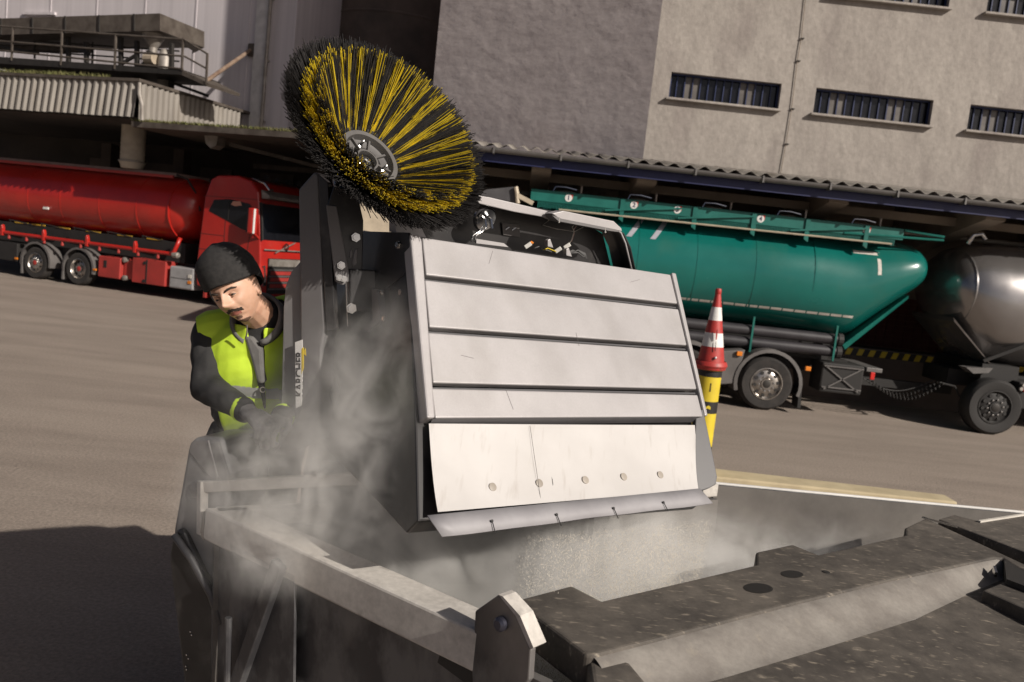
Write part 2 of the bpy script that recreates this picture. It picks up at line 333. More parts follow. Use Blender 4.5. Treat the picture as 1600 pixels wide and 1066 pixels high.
for i in range(8): MB().lathe((-5.35, 31, 2+i*2.6), (0, 0, 1), [(2.35, 0), (2.37, .02), (2.37, .08), (2.35, .1)], 64).build('pour_joint', dark_conc, sil, smooth=True)
s2 = thing('concrete_silo', 'black shaded silo in the narrow gap left of the round one', 'silo', (-8.3, 36, 0))
MB().lathe((-8.1, 37, 0), (0, 0, 1), [(2.3, 0), (2.3, 24), (0, 24)], 48).build('shaft', dark_wall, s2, smooth=40)
# ------------------------------------------------------------------ left canopy with corrugated fascia
lc = thing('loading_canopy', 'low canopy with corrugated zinc fascia and mossy roof over the red tanker', 'canopy', (-10, 24, 0))
LY = -1.05
def corrug(p, q, z0, z1, pitch, amp, lean=0.):
    p = V(p); q = V(q); d = (q-p); L = d.length; d.normalize(); nrm = V((d.y, -d.x, 0)); n_ = int(L/pitch*8); vs = []
    for i in range(n_+1):
        c = math.cos(2*math.pi*i/8); h = amp*max(-.7, min(.7, c*1.4))
        b = p+d*(L*i/n_)+nrm*h; vs += [b+V((0, 0, z0))+nrm*lean, b+V((0, 0, z1))]
    return MB(RX).add(vs, [(2*i, 2*i+2, 2*i+3, 2*i+1) for i in range(n_)])
for i in range(14):
    corrug((-11.05+i-.005, LY+.004*(i % 2), 0), (-10.05+i, LY+.004*(i % 2), 0), 4.88+.012*(i % 2), 5.84, .25, .045, .12).build('fascia_sheet', corr, lc)
for i in range(4):
    corrug((2.95, LY+i*1.05, 0), (2.95, LY+1.05+i*1.05, 0), 4.82, 5.84, .21, .035).build('side_sheet', corr, lc)
rb().box((-11, LY-.06, 5.84), (3.0, 3.65, 5.92)).build('roof_slab', rust, lc)
rb().box((-11, LY+.1, 4.86), (2.9, 6.2, 4.92)).build('soffit', dark_wall, lc)
rb().box((2.8, LY-.05, 4.64), (10.2, 6, 4.79)).build('lower_slab', rust, lc)
rb().box((-16, 6, 0), (10.5, 6.3, 5.4)).build('back_wall', dark_wall, lc)
for x in (-4.5, -1.2, 5.6, 8.6): rb().box((x, 5, 0), (x+.45, 5.4, 4.7)).build('post', dark_conc, lc)
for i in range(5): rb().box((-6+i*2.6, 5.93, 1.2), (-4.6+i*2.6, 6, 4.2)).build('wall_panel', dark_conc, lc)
rb().beam((3, 4, 4.25), (10, 4, 4.25), .15, .15).build('purlin', rust, lc)
rb().beam((5, .2, 4.5), (9, 2.5, 3.9), .1, .1).build('brace', rust, lc)
rb().prism([(4.55, -.3, 4.64), (5.0, -.3, 4.64), (4.97, -.3, 4.4), (4.8, -.3, 4.3), (4.62, -.3, 4.42)], (0, .35, 0)).build('floodlight', duct, lc)
rb().tube([(3.05, LY-.1, 5.8), (3.08, LY-.12, 5.5), (3.2, LY-.12, 5.2), (3.22, LY-.12, 4.82)], .05, 8).build('downpipe', duct, lc)
def tufts(name, pts, h, parent, n):
    b = MB(RX)
    for i in range(n):
        p = V(random.choice(pts)); p = p+V((random.uniform(-.25, .25), random.uniform(0, .35), 0)); a = random.uniform(0, 6.3); hh = h*random.uniform(.3, 1)
        d = V((math.cos(a), math.sin(a), 0)); b.add([p-d*.02, p+d*.02, p+V((random.uniform(-.08, .08), random.uniform(-.08, .02), hh))], [(0, 1, 2)])
    o = b.build(name, moss_m, parent); o['kind'] = 'stuff'; return o
tufts('moss', [(3.0+.1*i, LY-.03, 4.79) for i in range(62)], .11, lc, 2600)
tufts('grass', [(-4+.1*i*(1+.05*(i % 3)), LY-.0, 5.92) for i in range(52)], .16, lc, 1500)
spo = thing('filling_spout', 'cream ribbed filling spout hanging above the red tank', 'spout', (-10.9, 24.5, 4.5))
sp = onpl(208, 230, RO+RK*.6, RK); prof = []
for i in range(17): prof += [(.33+.015*(i % 2), 4.9-i*.064)]
prof += [(.36, 3.80), (.30, 3.62), (.18, 3.60)]
MB().lathe((sp.x, sp.y, 0), (0, 0, 1), prof, 24).build('bellows', M('spout_cream', (.46, .40, .32), .8), spo, smooth=30)
MB().lathe((sp.x, sp.y, 0), (0, 0, 1), [(.37, 3.80), (.39, 3.80), (.39, 3.84), (.37, 3.84)], 24).build('ring', duct, spo)
# ------------------------------------------------------------------ conveyor gantry
gy = 1.3; gt = thing('conveyor_gantry', 'rusty covered conveyor with railed walkway above the corrugated fascia', 'conveyor', (-11, 25.5, 5.9))
def gp_(px, py, Y=gy): return onpl(px, py, RO+RK*Y, RK)
boxY = .9
k = [gp_(-60, 31, boxY), gp_(250, 21, boxY), gp_(250, 48, boxY), gp_(-60, 56, boxY)]
cc = MB().prism(k, RK*1.9).build('conveyor_housing', rust, gt)
for i in range(6):
    t_ = (i+.3)/6; p = k[0].lerp(k[1], t_); q = k[3].lerp(k[2], t_)
    MB().beam(p-RK*.02, q-RK*.02, .05, .04, RK).build('housing_seam', dark_steel, cc)
e0, e1 = k[1], k[2]; f0, f1 = gp_(307, 53, boxY+1.9), gp_(305, 82, boxY+1.9); bb2 = RK*1.9; bb3 = RH*-.3+RK*.2
MB().add([e0, f0, f1, e1, e0+bb2, f0+bb3, f1+bb3, e1+bb2], [(0, 3, 2, 1), (0, 1, 5, 4), (3, 7, 6, 2), (1, 2, 6, 5)]).build('head_cover', M('zinc_faded', (.24, .22, .2), .6, .3, (.15, .13, .11), 2), gt)
WYg = .2
def rail(pxs, r=.028): return MB().tube([gp_(x, y, WYg) for x, y in pxs], r, 6).build('rail', rust, gt)
rail([(-40, 38), (288, 62)]); rail([(-40, 61), (286, 88)]); rail([(-40, 75), (286, 108)])
rail([(288, 62), (325, 85)]); rail([(288, 88), (324, 108)])
for (x, y0, y1) in [(20, 42, 95), (97, 49, 102), (181, 55, 108), (286, 60, 110), (324, 84, 133)]:
    MB().beam(gp_(x, y0, WYg), gp_(x-2, y1, WYg), .05, .05).build('post', rust, gt)
for (x, y0, y1) in [(55, 60, 92), (145, 66, 100), (235, 70, 106)]: MB().beam(gp_(x, y0, WYg+1.5), gp_(x-1, y1, WYg+1.5), .045, .045).build('post', dark_steel, gt)
MB().tube([gp_(-40, 58, WYg+1.5), gp_(280, 80, WYg+1.5)], .025, 6).build('rail', dark_steel, gt); MB().tube([gp_(-40, 74, WYg+1.5), gp_(280, 96, WYg+1.5)], .025, 6).build('rail', dark_steel, gt)
MB().prism([gp_(-40, 86, WYg), gp_(285, 109, WYg), gp_(284, 117, WYg), gp_(-40, 97, WYg)], RK*1.6).build('walkway', dark_steel, gt)
MB().prism([gp_(284, 110, WYg), gp_(325, 130, WYg), gp_(323, 135, WYg), gp_(283, 117, WYg)], RK*1.4).build('landing', rust, gt)
for (x, y0, y1) in [(107, 55, 122), (189, 58, 112), (214, 64, 108), (135, 66, 98), (268, 68, 138)]:
    MB().beam(gp_(x, y0, gy), gp_(x, y1, gy), .11, .11).build('support', dark_steel, gt)
for (a, b) in [((40, 98), (72, 115)), ((60, 84), (0, 72)), ((265, 128), (325, 150)), ((140, 85), (120, 76)), ((190, 100), (215, 85))]:
    MB().beam(gp_(*a), gp_(*b), .08, .08).build('brace', dark_steel, gt)
MB().tube([gp_(322, 127, .8), gp_(392, 78, 3.68)], .06, 8).build('stay_pipe', M('rust_pipe', (.3, .22, .16), .7, .2, (.16, .1, .07), 6), gt)
q = gp_(392, 78, 3.6); MB().prism([q+RH*a+V((0, 0, b)) for a, b in ((-.12, -.2), (.12, -.2), (.12, .2), (-.12, .2))], RK*.09).build('wall_plate', rust, gt)
MB().tube([gp_(-40, 74, gy+.5), gp_(140, 78, gy+.5)], .11, 10).build('pipe', rust, gt)
c0 = gp_(240, 60); c1 = gp_(240, 100)
MB().lathe((c0.x, c0.y, 0), (0, 0, 1), [(.35, c0.z+.15), (.30, c0.z), (.13, c0.z-.28), (.13, c1.z)], 16).build('chute', duct, gt, smooth=30)
MB().tube([gp_(240, 82), gp_(236, 100), gp_(222, 118), gp_(215, 132)], [.2, .22, .2, .16], 12).build('duct_elbow', dark_steel, gt, smooth=True)
MB().tube([gp_(256, 78), gp_(258, 92), gp_(256, 115), gp_(257, 138)], [.1, .2, .2, .2], 14).build('duct_bend', duct, gt, smooth=40)
MB().tube([gp_(228, 92, gy-.2), gp_(242, 92, gy-.2)], .16, 12).build('valve_drive', M('valve_cream', (.4, .33, .25), .6), gt)

# ------------------------------------------------------------------ wheels
def wheel(parent, c, axis, R_=.5, W_=.3, X=None, style=0, inner=False, rim_m=rim_m, rubber=rubber):
    c = V(c); ax = V(axis)
    pr = [(R_*.58, 0), (R_*.66, -.012), (R_*.9, -.012), (R_*.975, .03), (R_, .06), (R_, W_-.06), (R_*.97, W_-.02), (R_*.6, W_)]
    t = MB(X).lathe(c, -ax, pr, 40).build('wheel', rubber, parent, smooth=35)
    MB(X).lathe(c, -ax, [(R_*.585, -.004), (R_*.60, -.016), (R_*.57, -.018), (R_*.53, .02), (R_*.50, .09 if style else .03)], 36).build('rim', rim_m, t, smooth=40)
    d_ = .085 if style else .0
    MB(X).lathe(c, -ax, [(R_*.505, .03+d_*.9), (R_*.42, .01+d_), (R_*.33, -.005+d_), (R_*.22, -.005+d_), (R_*.2, -.03+d_*.6), (0, -.03+d_*.6)], 36).build('rim_disc', rim_m, t, smooth=30)
    e1 = ax.orthogonal().normalized(); e2 = ax.cross(e1)
    for k in range(10):
        a = 2*math.pi*k/10; d = e1*math.cos(a)+e2*math.sin(a)
        MB(X).lathe(c+d*R_*.275, ax, [(.018, -.02-d_), (.018, .03-d_), (0, .032-d_)], 6).build('wheel_nut', chrome, t)
        MB(X).lathe(c+d*R_*.43, ax, [(.032, -.02-d_), (.032, .004-d_*.95), (0, .004-d_*.95)], 10).build('rim_hole', chassis_m, t)
    MB(X).lathe(c, ax, [(R_*.15, -.02), (R_*.15, .035-d_*.6), (R_*.1, .045-d_*.6), (0, .045-d_*.6)], 20).build('hub_cap', dark_steel if not inner else red_dull, t, smooth=40)
    return t
def arch(parent, c, R_, W_, X=None, a0=-10, a1=190, mat=fender_m, th=.02, axis=(0, 1, 0), name='fender'):
    b = MB(X); n_ = 20; vs = []; c = V(c)
    for i in range(n_+1):
        a = math.radians(a0+(a1-a0)*i/n_); d = V((math.cos(a), 0, math.sin(a)))
        for (r, y) in ((R_, 0), (R_+th, 0), (R_+th, W_), (R_, W_), (R_, W_), (R_-.05, 0)): vs.append(c+d*r+V((0, y, 0)))
        vs[-1] = c+d*(R_-.045)+V((0, -.006, 0)); vs[-2] = c+d*R_+V((0, .01, 0))
    fs = []
    for i in range(n_):
        o = i*6; p = (i+1)*6
        fs += [(o, o+1, p+1, p), (o+1, o+2, p+2, p+1), (o+2, o+3, p+3, p+2), (o+3, o, p, p+3), (o+5, o+1, p+1, p+5)]
    return b.add(vs, fs).build(name, mat, parent, smooth=30)

def sect(x, zb, zt, hw, cy_, n=28, e=2.4):
    zc = (zb+zt)/2; hh = (zt-zb)/2; r = []
    for k in range(n):
        a = 2*math.pi*k/n; c, s = math.cos(a), math.sin(a)
        r.append((x, cy_+math.copysign(abs(c)**(2/e), c)*hw, zc+math.copysign(abs(s)**(2/e), s)*hh))
    return r
# ------------------------------------------------------------------ green tanker
gt_ = thing('tanker_truck', 'green silo tanker truck with numbered hatches parked under the warehouse canopy', 'truck', (4.8, 16.6, 0)); gx = gt_
TY = 16.72
secs = [(-.9, 2.2, 2.9, .5), (-.7, 1.8, 3.2, .95), (-.3, 1.6, 3.4, 1.15), (.3, 1.5, 3.46, 1.2), (1.6, 1.48, 3.48, 1.2), (3, 1.48, 3.48, 1.2), (4.6, 1.48, 3.48, 1.2), (5.6, 1.42, 3.48, 1.2), (6.2, 1.34, 3.46, 1.18), (6.5, 1.5, 3.47, 1.18), (7., 1.98, 3.46, 1.16), (7.3, 2.25, 3.44, 1.13), (7.5, 2.42, 3.39, 1.07), (7.6, 2.52, 3.31, .98), (7.66, 2.64, 3.18, .8)]
rings = []
for (x, zb, zt, hw) in secs:
    rg = sect(x, zb, zt, hw, TY, 44, 2.15); rings.append(rg)
gtank = loft(rings); gtank.build('tank', green_paint, gx, smooth=50)
from mathutils.bvhtree import BVHTree
gbv = BVHTree.FromPolygons([tuple(v) for v in gtank.v], gtank.f)
def ty(x, z):
    h = gbv.ray_cast(V((x, 10, z)), V((0, 1, 0))); return h[0].y if h[0] else TY-1
def conform(name, x0, x1, z0, z1, mat, sh=0., nz_=6, th=.006):
    b = MB(); vs = []
    for j in range(nz_+1):
        z = z0+(z1-z0)*j/nz_; d = sh*j/nz_
        for i in range(5):
            x = x0+d+(x1-x0)*i/4; vs.append((x, ty(x, z)-th, z))
    return b.add(vs, [(j*5+i, j*5+i+1, j*5+i+6, j*5+i+5) for j in range(nz_) for i in range(4)]).build(name, mat, gx)
MB().prism([(6.25, TY-.95, 1.36), (7.42, TY-.78, 2.42), (7.46, TY-.7, 2.36), (6.35, TY-.85, 1.27)], (0, 1.5, 0)).build('discharge_slope', green_dark, gx)
for x in (1.4, 2.4, 3.4, 4.4, 5.4): MB().lathe((x, TY, 2.48), (1, 0, 0), [(1.0, 0), (1.0, 0)], 4)
for x in (1.05, 2.15, 3.25, 4.35, 5.45):
    rg = sect(x, 1.475, 3.485, 1.206, TY, 44, 2.15); loft([rg, [(x+.03, y, z) for (_, y, z) in rg]]).build('weld_band', green_paint, gx, smooth=40)
# reflective dashes along the tank
for i in range(16):
    x = 2.75+i*.225; conform('reflective_strip', x, x+.2, 1.885, 1.93, tape_m, nz_=2)
for (x, z, dx, dz) in [(6.2, 3.10, .48, .055), (6.62, 2.74, .065, .30)]: conform('reflective_mark', x, x+dx, z, z+dz, tape_m)
for x in (1.9, 2.35): conform('pale_stripe', x, x+.1, 2.95, 3.38, M('pale_lilac', (.36, .36, .40), .5), .3)
# walkway
YW = 15.62
MB().box((.05, YW, 3.42), (7.0, YW+.03, 3.63)).build('side_board', green_dark, gx, .008)
MB().box((.05, YW+.03, 3.5), (7.0, YW+1.6, 3.53)).build('walkway_grating', chassis_m, gx)
rl = MB().tube([(7.0, YW, 3.61), (7.75, YW, 3.56)], .025, 6).build('handrail', green_dark, gx)
MB().tube([(5.9, YW, 3.44), (7.75, YW, 3.5)], .022, 6).build('handrail', green_dark, gx)
for i, x in enumerate((1.75, 3.1, 4.2, 5.2, 6.3)):
    MB().prism([(x-.03, YW-.03, 3.62), (x+.05, YW-.03, 3.62), (x+.05, YW-.03, 3.2), (x-.03, YW-.03, 3.25)], (0, .06, 0)).build('bracket', green_dark, gx)
    if i in (0, 1, 3): MB().beam((x-.3, YW-.03, 3.38), (x+1.1, YW-.03, 3.56), .03, .03).build('folding_rail', green_dark, gx)
MB().tube([(.6, YW-.02, 3.30), (6.8, YW-.02, 3.33)], .018, 6).build('conduit', M('conduit_beige', (.4, .34, .25), .6), gx)
for i in range(160):      # grating teeth along the lower edge of the walkway
    pass
gb = MB()
for i in range(230):
    x = .2+i*.029; gb.box((x, YW+.01, 3.29+.03*random.random()), (x+.014, YW+.025, 3.42))
o = gb.build('grating_edge', green_dark, gx); o['kind'] = 'stuff'
for i, (px, py) in enumerate([(888, 314), (990, 325), (1058, 331), (1188, 345), (1354, 360)]):
    p = atY(px, py, YW); p.z = 3.53
    dsc = MB().lathe(p+V((0, -.001, 0)), (0, -1, 0), [(.068, 0), (.068, .006), (0, .006)], 24).build('number_disc', white_m, gx)
    text('numeral', str(i+1), frame(p+V((0, -.009, 0)), (1, 0, 0), (0, 0, 1)), .12, blue_paint, dsc)
    MB().prism([(p.x+.02, YW-.003, p.z+.07), (p.x+.075, YW-.003, p.z+.07), (p.x+.075, YW-.003, p.z-.02)], (0, -.003, 0)).build('red_corner', redlens, dsc)
for i in range(5):
    x = .7+i*1.4; h = MB().lathe((x, YW+.45, 3.53), (0, 0, 1), [(.24, 0), (.24, .1), (.2, .14), (0, .16)], 20).build('hatch', duct, gx, smooth=30)
    MB().tube([(x-.25, YW+.12, 3.6), (x-.2, YW+.12, 3.72), (x, YW+.12, 3.73), (x+.2, YW+.12, 3.7)], .014, 6).build('hatch_lever', chrome, h)
    MB().lathe((x+.28, YW+.1, 3.53), (0, 0, 1), [(.02, 0), (.02, .24), (.035, .25), (0, .28)], 8).build('hatch_pin', duct, h)
# chassis, tubes, wheels
MB().box((-2, TY-.45, .75), (6.6, TY+.45, 1.02)).build('chassis', chassis_m, gx)
MB().box((-1.5, TY-.7, 1.02), (6.1, TY+.7, 1.5)).build('under_frame', chassis_m, gx)
for z in (1.45, 1.22):
    tb = MB().tube([(1.2, 15.72, z), (6.15, 15.72, z)], .105, 14).build('hose_tube', M('hose_black', (.035, .032, .036), .45), gx, smooth=40)
    MB().lathe((6.15, 15.72, z), (1, 0, 0), [(.125, -.04), (.125, .05), (0, .05)], 14).build('tube_cap', chassis_m, tb)
for x in (2.9, 4.45, 6.02): MB().box((x, 15.585, 1.05), (x+.035, 15.62, 1.72)).build('tube_strap', green_dark, gx)
for x in (4.81, 3.3): wheel(gx, (x, 15.42, .505), (0, -1, 0), .505, .34)
arch(gx, (4.83, 15.38, .52), .62, .45, a0=-18, a1=198); arch(gx, (3.32, 15.38, .52), .62, .45, a0=-18, a1=198)
MB().prism([(3.86, 15.40, 1.02), (4.33, 15.40, 1.1), (4.24, 15.40, .45), (3.95, 15.40, .4)], (0, .4, 0)).build('fender_panel', fender_m, gx, .02)
for (x, z) in ((4.22, 1.02), (5.52, .88)): MB().box((x-.05, 15.34, z-.04), (x+.05, 15.40, z+.04)).build('marker_lamp', orange_m, gx, .008)
MB().prism([(5.42, 15.39, .5), (5.47, 15.39, .5), (5.50, 15.39, .12), (5.44, 15.39, .12)], (0, .35, 0)).build('mud_flap', chassis_m, gx)
bx = MB().box((5.83, 15.5, .46), (6.62, 16.1, 1.02)).build('equipment_box', chassis_m, gx, .03)
for (a, b) in (((5.9, .95), (6.55, .52)), ((5.9, .52), (6.55, .95)), ((5.86, .56), (6.6, .56)), ((5.86, .96), (6.6, .96))): MB().beam((a[0], 15.48, a[1]), (b[0], 15.48, b[1]), .02, .025).build('box_rail', gutter_m, bx)
MB().box((6.7, 15.6, .92), (7.0, 17.8, 1.0)).build('rear_bumper', gutter_m, gx, .01)
MB().box((6.78, 15.57, .78), (6.86, 15.61, .92)).build('tail_lamp', redlens, gx, .008)
MB().beam((6.4, TY, .62), (8.9, TY, .62), .16, .16).build('drawbar', chassis_m, gx)
for j in range(3):
    pts = []
    for i in range(60):
        t = i/59; x = 6.9+1.35*t; z = .72-.3*math.sin(math.pi*t)*(1-.12*j)+.12*t; a = i*2.1
        pts.append((x, 15.75+.2*j+.035*math.cos(a)*(j < 2), z+.035*math.sin(a)*(j < 2)))
    MB().tube(pts, .013, 5).build('coiled_hose', chassis_m, gx)
MB().tube([(8.2, 15.8, .84), (8.5, 15.8, .8), (8.7, 15.8, .5), (9.0, 15.9, .42)], .02, 6).build('air_hose', chassis_m, gx)
# cab in cream (its roof fairing shows above the hopper)
cabm = MB(); MB().prism([(-3.3, 15.5, .7), (-1.2, 15.5, .7), (-1.2, 15.5, 3.3), (-1.6, 15.5, 3.5), (-3.0, 15.5, 3.3), (-3.35, 15.5, 2.0)], (0, 2.4, 0)).build('cab', cream_m, gx, .06)
fp = [atY(x, y, 15.5) for x, y in [(735, 308), (760, 296), (800, 292), (808, 292), (808, 318), (775, 312), (740, 316)]]
MB().prism(fp, (0, 2.2, 0)).build('roof_fairing', mach_grey, gx, .02)
MB().tube([atY(806, 292, 15.45), atY(808, 303, 15.45), atY(809, 318, 15.45)], .04, 8).build('fairing_edge', cream_m, gx)
MB().beam(atY(808, 305, 15.45), atY(833, 318, 15.45), .07, .08).build('fairing_stay', cream_m, gx)
wheel(gx, (-1.9, 15.5, .5), (0, -1, 0), .5, .3)
# ------------------------------------------------------------------ grey tank trailer
tr = thing('tank_trailer', 'polished grey steel silo trailer hitched behind the green tanker', 'trailer', (10.5, 16.6, 0))
TT = 16.62
secs = [(8.12, 2.55, 2.85, .25), (8.16, 2.35, 3.05, .62), (8.26, 2.12, 3.25, .92), (8.46, 1.85, 3.42, 1.08), (8.72, 1.55, 3.54, 1.16), (9.05, 1.32, 3.58, 1.2), (9.5, 1.25, 3.6, 1.2), (11, 1.25, 3.6, 1.2), (13, 1.25, 3.6, 1.2), (14.6, 1.6, 3.5, 1.15), (15, 2.2, 3.0, .6)]
loft([sect(x, zb, zt, hw, TT, 44, 2.1) for (x, zb, zt, hw) in secs]).build('tank', steel_tank, tr, smooth=60)
MB().prism([(8.27, TT-.8, 2.1), (9.05, TT-.9, 1.32), (9.1, TT-.9, 1.25), (8.3, TT-.8, 2.02)], (0, 1.7, 0)).build('cone_edge', steel_tank, tr)
rg = sect(8.46, 1.84, 3.43, 1.09, TT, 44, 2.1); loft([rg, [(x+.03, y, z) for (x, y, z) in rg]]).build('weld_band', steel_tank, tr, smooth=50)
MB().tube([(8.35, 15.9, 3.5), (8.42, 15.9, 3.68), (8.58, 15.9, 3.72), (8.66, 15.9, 3.62)], .045, 8).build('vent_pipe', chrome, tr, smooth=True)
MB().box((8.5, TT-.5, .8), (14.5, TT+.5, 1.1)).build('chassis', chassis_m, tr)
MB().box((8.9, 15.7, 1.0), (9.6, 17.5, 1.3)).build('subframe', chassis_m, tr)
MB().prism([(8.55, 15.6, 1.2), (9.05, 15.6, 1.24), (8.98, 15.6, 1.14), (8.7, 15.6, 1.1)], (0, .3, 0)).build('bracket_plate', gutter_m, tr)
MB().beam((8.9, 15.7, 1.35), (9.6, 15.6, 1.75), .06, .06).build('brace', chassis_m, tr)
for x in (9.1, 13): wheel(tr, (x, 15.42, .53), (0, -1, 0), .53, .34, rim_m=chassis_m, rubber=chassis_m)  # rims and tyres in chassis black, deep shade put into their colour
MB().box((9.5, 15.45, .55), (10.3, 16.2, 1.05)).build('tool_box', chassis_m, tr, .02)
for i, (x, z) in enumerate(((9.46, .95), (9.5, .86), (9.42, .88))): MB().lathe((x+.1, 15.44, z+.05), (0, -1, 0), [(.035, 0), (.035, .05), (0, .05)], 10).build('air_coupling', redlens if i == 1 else duct, tr)

# ------------------------------------------------------------------ red tanker
rt = thing('tanker_truck', 'red silo tanker truck with tall red cab under the left canopy', 'truck', (-10, 24, 0))
secs = [(-5.6, 1.9, 3.3, .8), (-5.2, 1.6, 3.5, 1.15), (-4.2, 1.5, 3.58, 1.22), (0, 1.5, 3.58, 1.22), (2.3, 1.55, 3.56, 1.22), (3.1, 1.6, 3.52, 1.2), (3.55, 1.78, 3.42, 1.1), (3.85, 2.05, 3.25, .85), (3.95, 2.4, 2.95, .4)]
RCY = 1.25
loft([sect(x, zb, zt, hw, RCY, 44, 2.2) for (x, zb, zt, hw) in secs], RX).build('tank', red_paint, rt, smooth=50)
for x in (-2.2, -.9, .6, 2.0, 3.15):
    rg = sect(x, 1.495 if x < 3 else 1.6, 3.585 if x < 3 else 3.53, 1.226, RCY, 44, 2.2); loft([rg, [(a+.04, y, z) for (a, y, z) in rg]], RX).build('weld_band', red_paint, rt, smooth=40)
rb().box((-4.5, .35, 3.44), (3.0, .40, 3.52)).build('top_rail', red_dull, rt); rb().box((-4.5, .5, 3.5), (3.0, 1.9, 3.6)).build('roof_walkway', M('dusty_walkway', (.28, .2, .17), .8), rt)
rb().tube([(3.0, .5, 3.55), (3.4, .5, 3.45), (3.7, .5, 3.1), (3.9, .5, 2.6)], .03, 6).build('hose', chassis_m, rt)
for x in (-3., -2.3, -1.3, -.1, 1.1, 2.2): rb().box((x, .33, 1.62), (x+.55, .36, 1.655)).build('yellow_marking', M('amber_tape', (.5, .3, .03), .5), rt)
rb().box((-1.5, .02, 2.15), (-1.3, .06, 2.22)).build('plate', white_m, rt)
rb().tube([(-5, .0, 1.30), (3.5, .0, 1.30)], .055, 10).build('pipe_rail', red_paint, rt)
for x in (-3.1, -1.4, .3, 2.1): rb().prism([(x, -.07, 1.2), (x+.09, -.07, 1.2), (x+.09, -.07, 1.42), (x+.05, -.07, 1.54), (x, -.07, 1.5)], (0, .1, 0)).build('rail_bracket', red_paint, rt, .01)
for i in range(9): rb().lathe((-2.8+i*.72, 0, 1.12), (0, 0, 1), [(.035, 0), (.045, .03), (.03, .16)], 8).build('valve', red_dull, rt)
rb().tube([(3.4, .0, 1.3), (3.52, .0, 1.36), (3.56, .05, 1.55), (3.62, .1, 1.78)], .06, 10).build('outlet_pipe', red_paint, rt, smooth=True)
rb().lathe((3.5, 0, 1.28), (1, 0, 0), [(.085, 0), (.085, .16), (.05, .2), (0, .2)], 12).build('outlet_cap', duct, rt)
rb().box((-5.5, .5, .75), (6.2, 2.0, 1.05)).build('chassis', chassis_m, rt); rb().box((-5, .35, 1.05), (3.6, 2.1, 1.62)).build('under_frame', chassis_m, rt)
for i in range(5): rb().tube([(-3+i*1.3, .2, 1.62), (-2.95+i*1.3, .1, 1.7), (-2.6+i*1.3, .1, 1.68), (-2.0+i*1.3, .1, 1.62)], .018, 6).build('hose_loop', chassis_m, rt)
for x in (-1.7, 0): wheel(rt, (x, .02, .5), (0, -1, 0), .5, .32, RX, style=1 if x == 0 else 0, inner=True); arch(rt, (x+.02, -.02, .52), .60, .45, RX, a0=-12, a1=192)
wheel(rt, (5.25, .02, .5), (0, -1, 0), .5, .32, RX)
for x in (-2.28, -.62): rb().box((x, 0, .12), (x+.05, .4, .62)).build('mud_flap', fender_m, rt)
for x in (.63, -2.5): rb().box((x, -.04, .52), (x+.1, .0, .58)).build('marker_lamp', orange_m, rt)
rb().box((-3.4, .0, .45), (-2.45, .5, 1.0)).build('side_guard', chassis_m, rt, .02)
b1 = rb().box((.78, .0, .36), (1.6, .6, .98)).build('tool_box', red_dull, rt, .025); rb().box((1.0, -.015, .66), (1.1, .0, .86)).build('latch', chassis_m, b1)
rb().box((1.62, .12, .4), (2.0, .5, .94)).build('tool_box', red_dull, rt, .02)
rb().lathe((1.72, .08, .95), (0, -1, 0), [(.07, -.1), (.08, .06), (0, .08)], 12).build('pump_cap', duct, rt); rb().lathe((1.74, .08, .42), (0, -1, 0), [(.07, -.1), (.08, .06), (0, .08)], 12).build('pump_cap', duct, rt)
b2 = rb().box((2.05, .0, .34), (3.25, .6, 1.06)).build('tool_box', red_dull, rt, .02)
rb().box((2.56, -.012, .36), (2.6, .0, 1.04)).build('door_gap', chassis_m, b2)
for z in (.42, .94): rb().lathe((2.5, .0, z), (0, -1, 0), [(.05, 0), (.05, .02), (0, .02)], 10).build('latch', chassis_m, b2)
b3 = rb().box((3.38, .02, .34), (4.22, .6, .96)).build('battery_box', grey_box, rt, .04)
rb().box((3.4, .012, .63), (4.1, .02, .645)).build('box_seam', fender_m, b3); rb().box((4.05, .0, .52), (4.16, .02, .6)).build('side_lamp', orange_m, b3); rb().box((4.05, .0, .68), (4.16, .02, .78)).build('side_lamp', tape_m, b3)
# cab: profile in x,z, 2.45 wide
cp = [(4.3, .95), (4.34, 1.6), (4.45, 3.0), (4.62, 3.5), (4.85, 3.62), (5.5, 3.66), (5.95, 3.55), (6.2, 3.28), (6.26, 2.9), (6.36, 2.2), (6.42, 1.6), (6.46, 1.1), (6.46, .42), (5.85, .42), (5.80, .75), (5.62, 1.05), (5.25, 1.17), (4.88, 1.05), (4.72, .75), (4.68, .5), (4.36, .5)]
cabo = rb().prism([(x, 0, z) for x, z in cp], (0, 2.45, 0)).build('cab', red_paint, rt, .05, seg=3)
wp = [(4.62, 2.62), (4.78, 2.94), (5.3, 3.0), (5.95, 2.93), (6.12, 2.75), (6.14, 2.15), (5.75, 2.22), (5.2, 2.42)]
sw_ = rb().prism([(x, -.012, z) for x, z in wp], (0, .03, 0)).build('side_window', glass_dark, cabo, .01)
rb().box((5.28, -.02, 2.42), (5.31, 0, 2.98)).build('window_bar', chassis_m, sw_)
rb().prism([(5.35, -.016, 2.86), (5.42, -.016, 2.95), (5.65, -.016, 2.97), (5.72, -.016, 2.86), (5.5, -.016, 2.82)], (0, .01, 0)).build('sticker', M('sticker_pink', (.6, .28, .2), .6), sw_)
for (a, b) in (((4.36, 1.98), (5.2, 1.98)), ((5.2, 1.2), (5.2, 2.4)), ((5.95, 1.35), (6.05, 2.2)), ((4.34, 1.55), (5.6, 1.55)), ((4.4, 3.02), (6.2, 3.06))):
    rb().beam((a[0], .0, a[1]), (b[0], .0, b[1]), .012, .012, V((0, 1, 0))).build('door_seam', chassis_m, cabo)
rb().box((5.1, -.03, 1.62), (5.35, .0, 1.68)).build('door_handle', duct, cabo, .01)
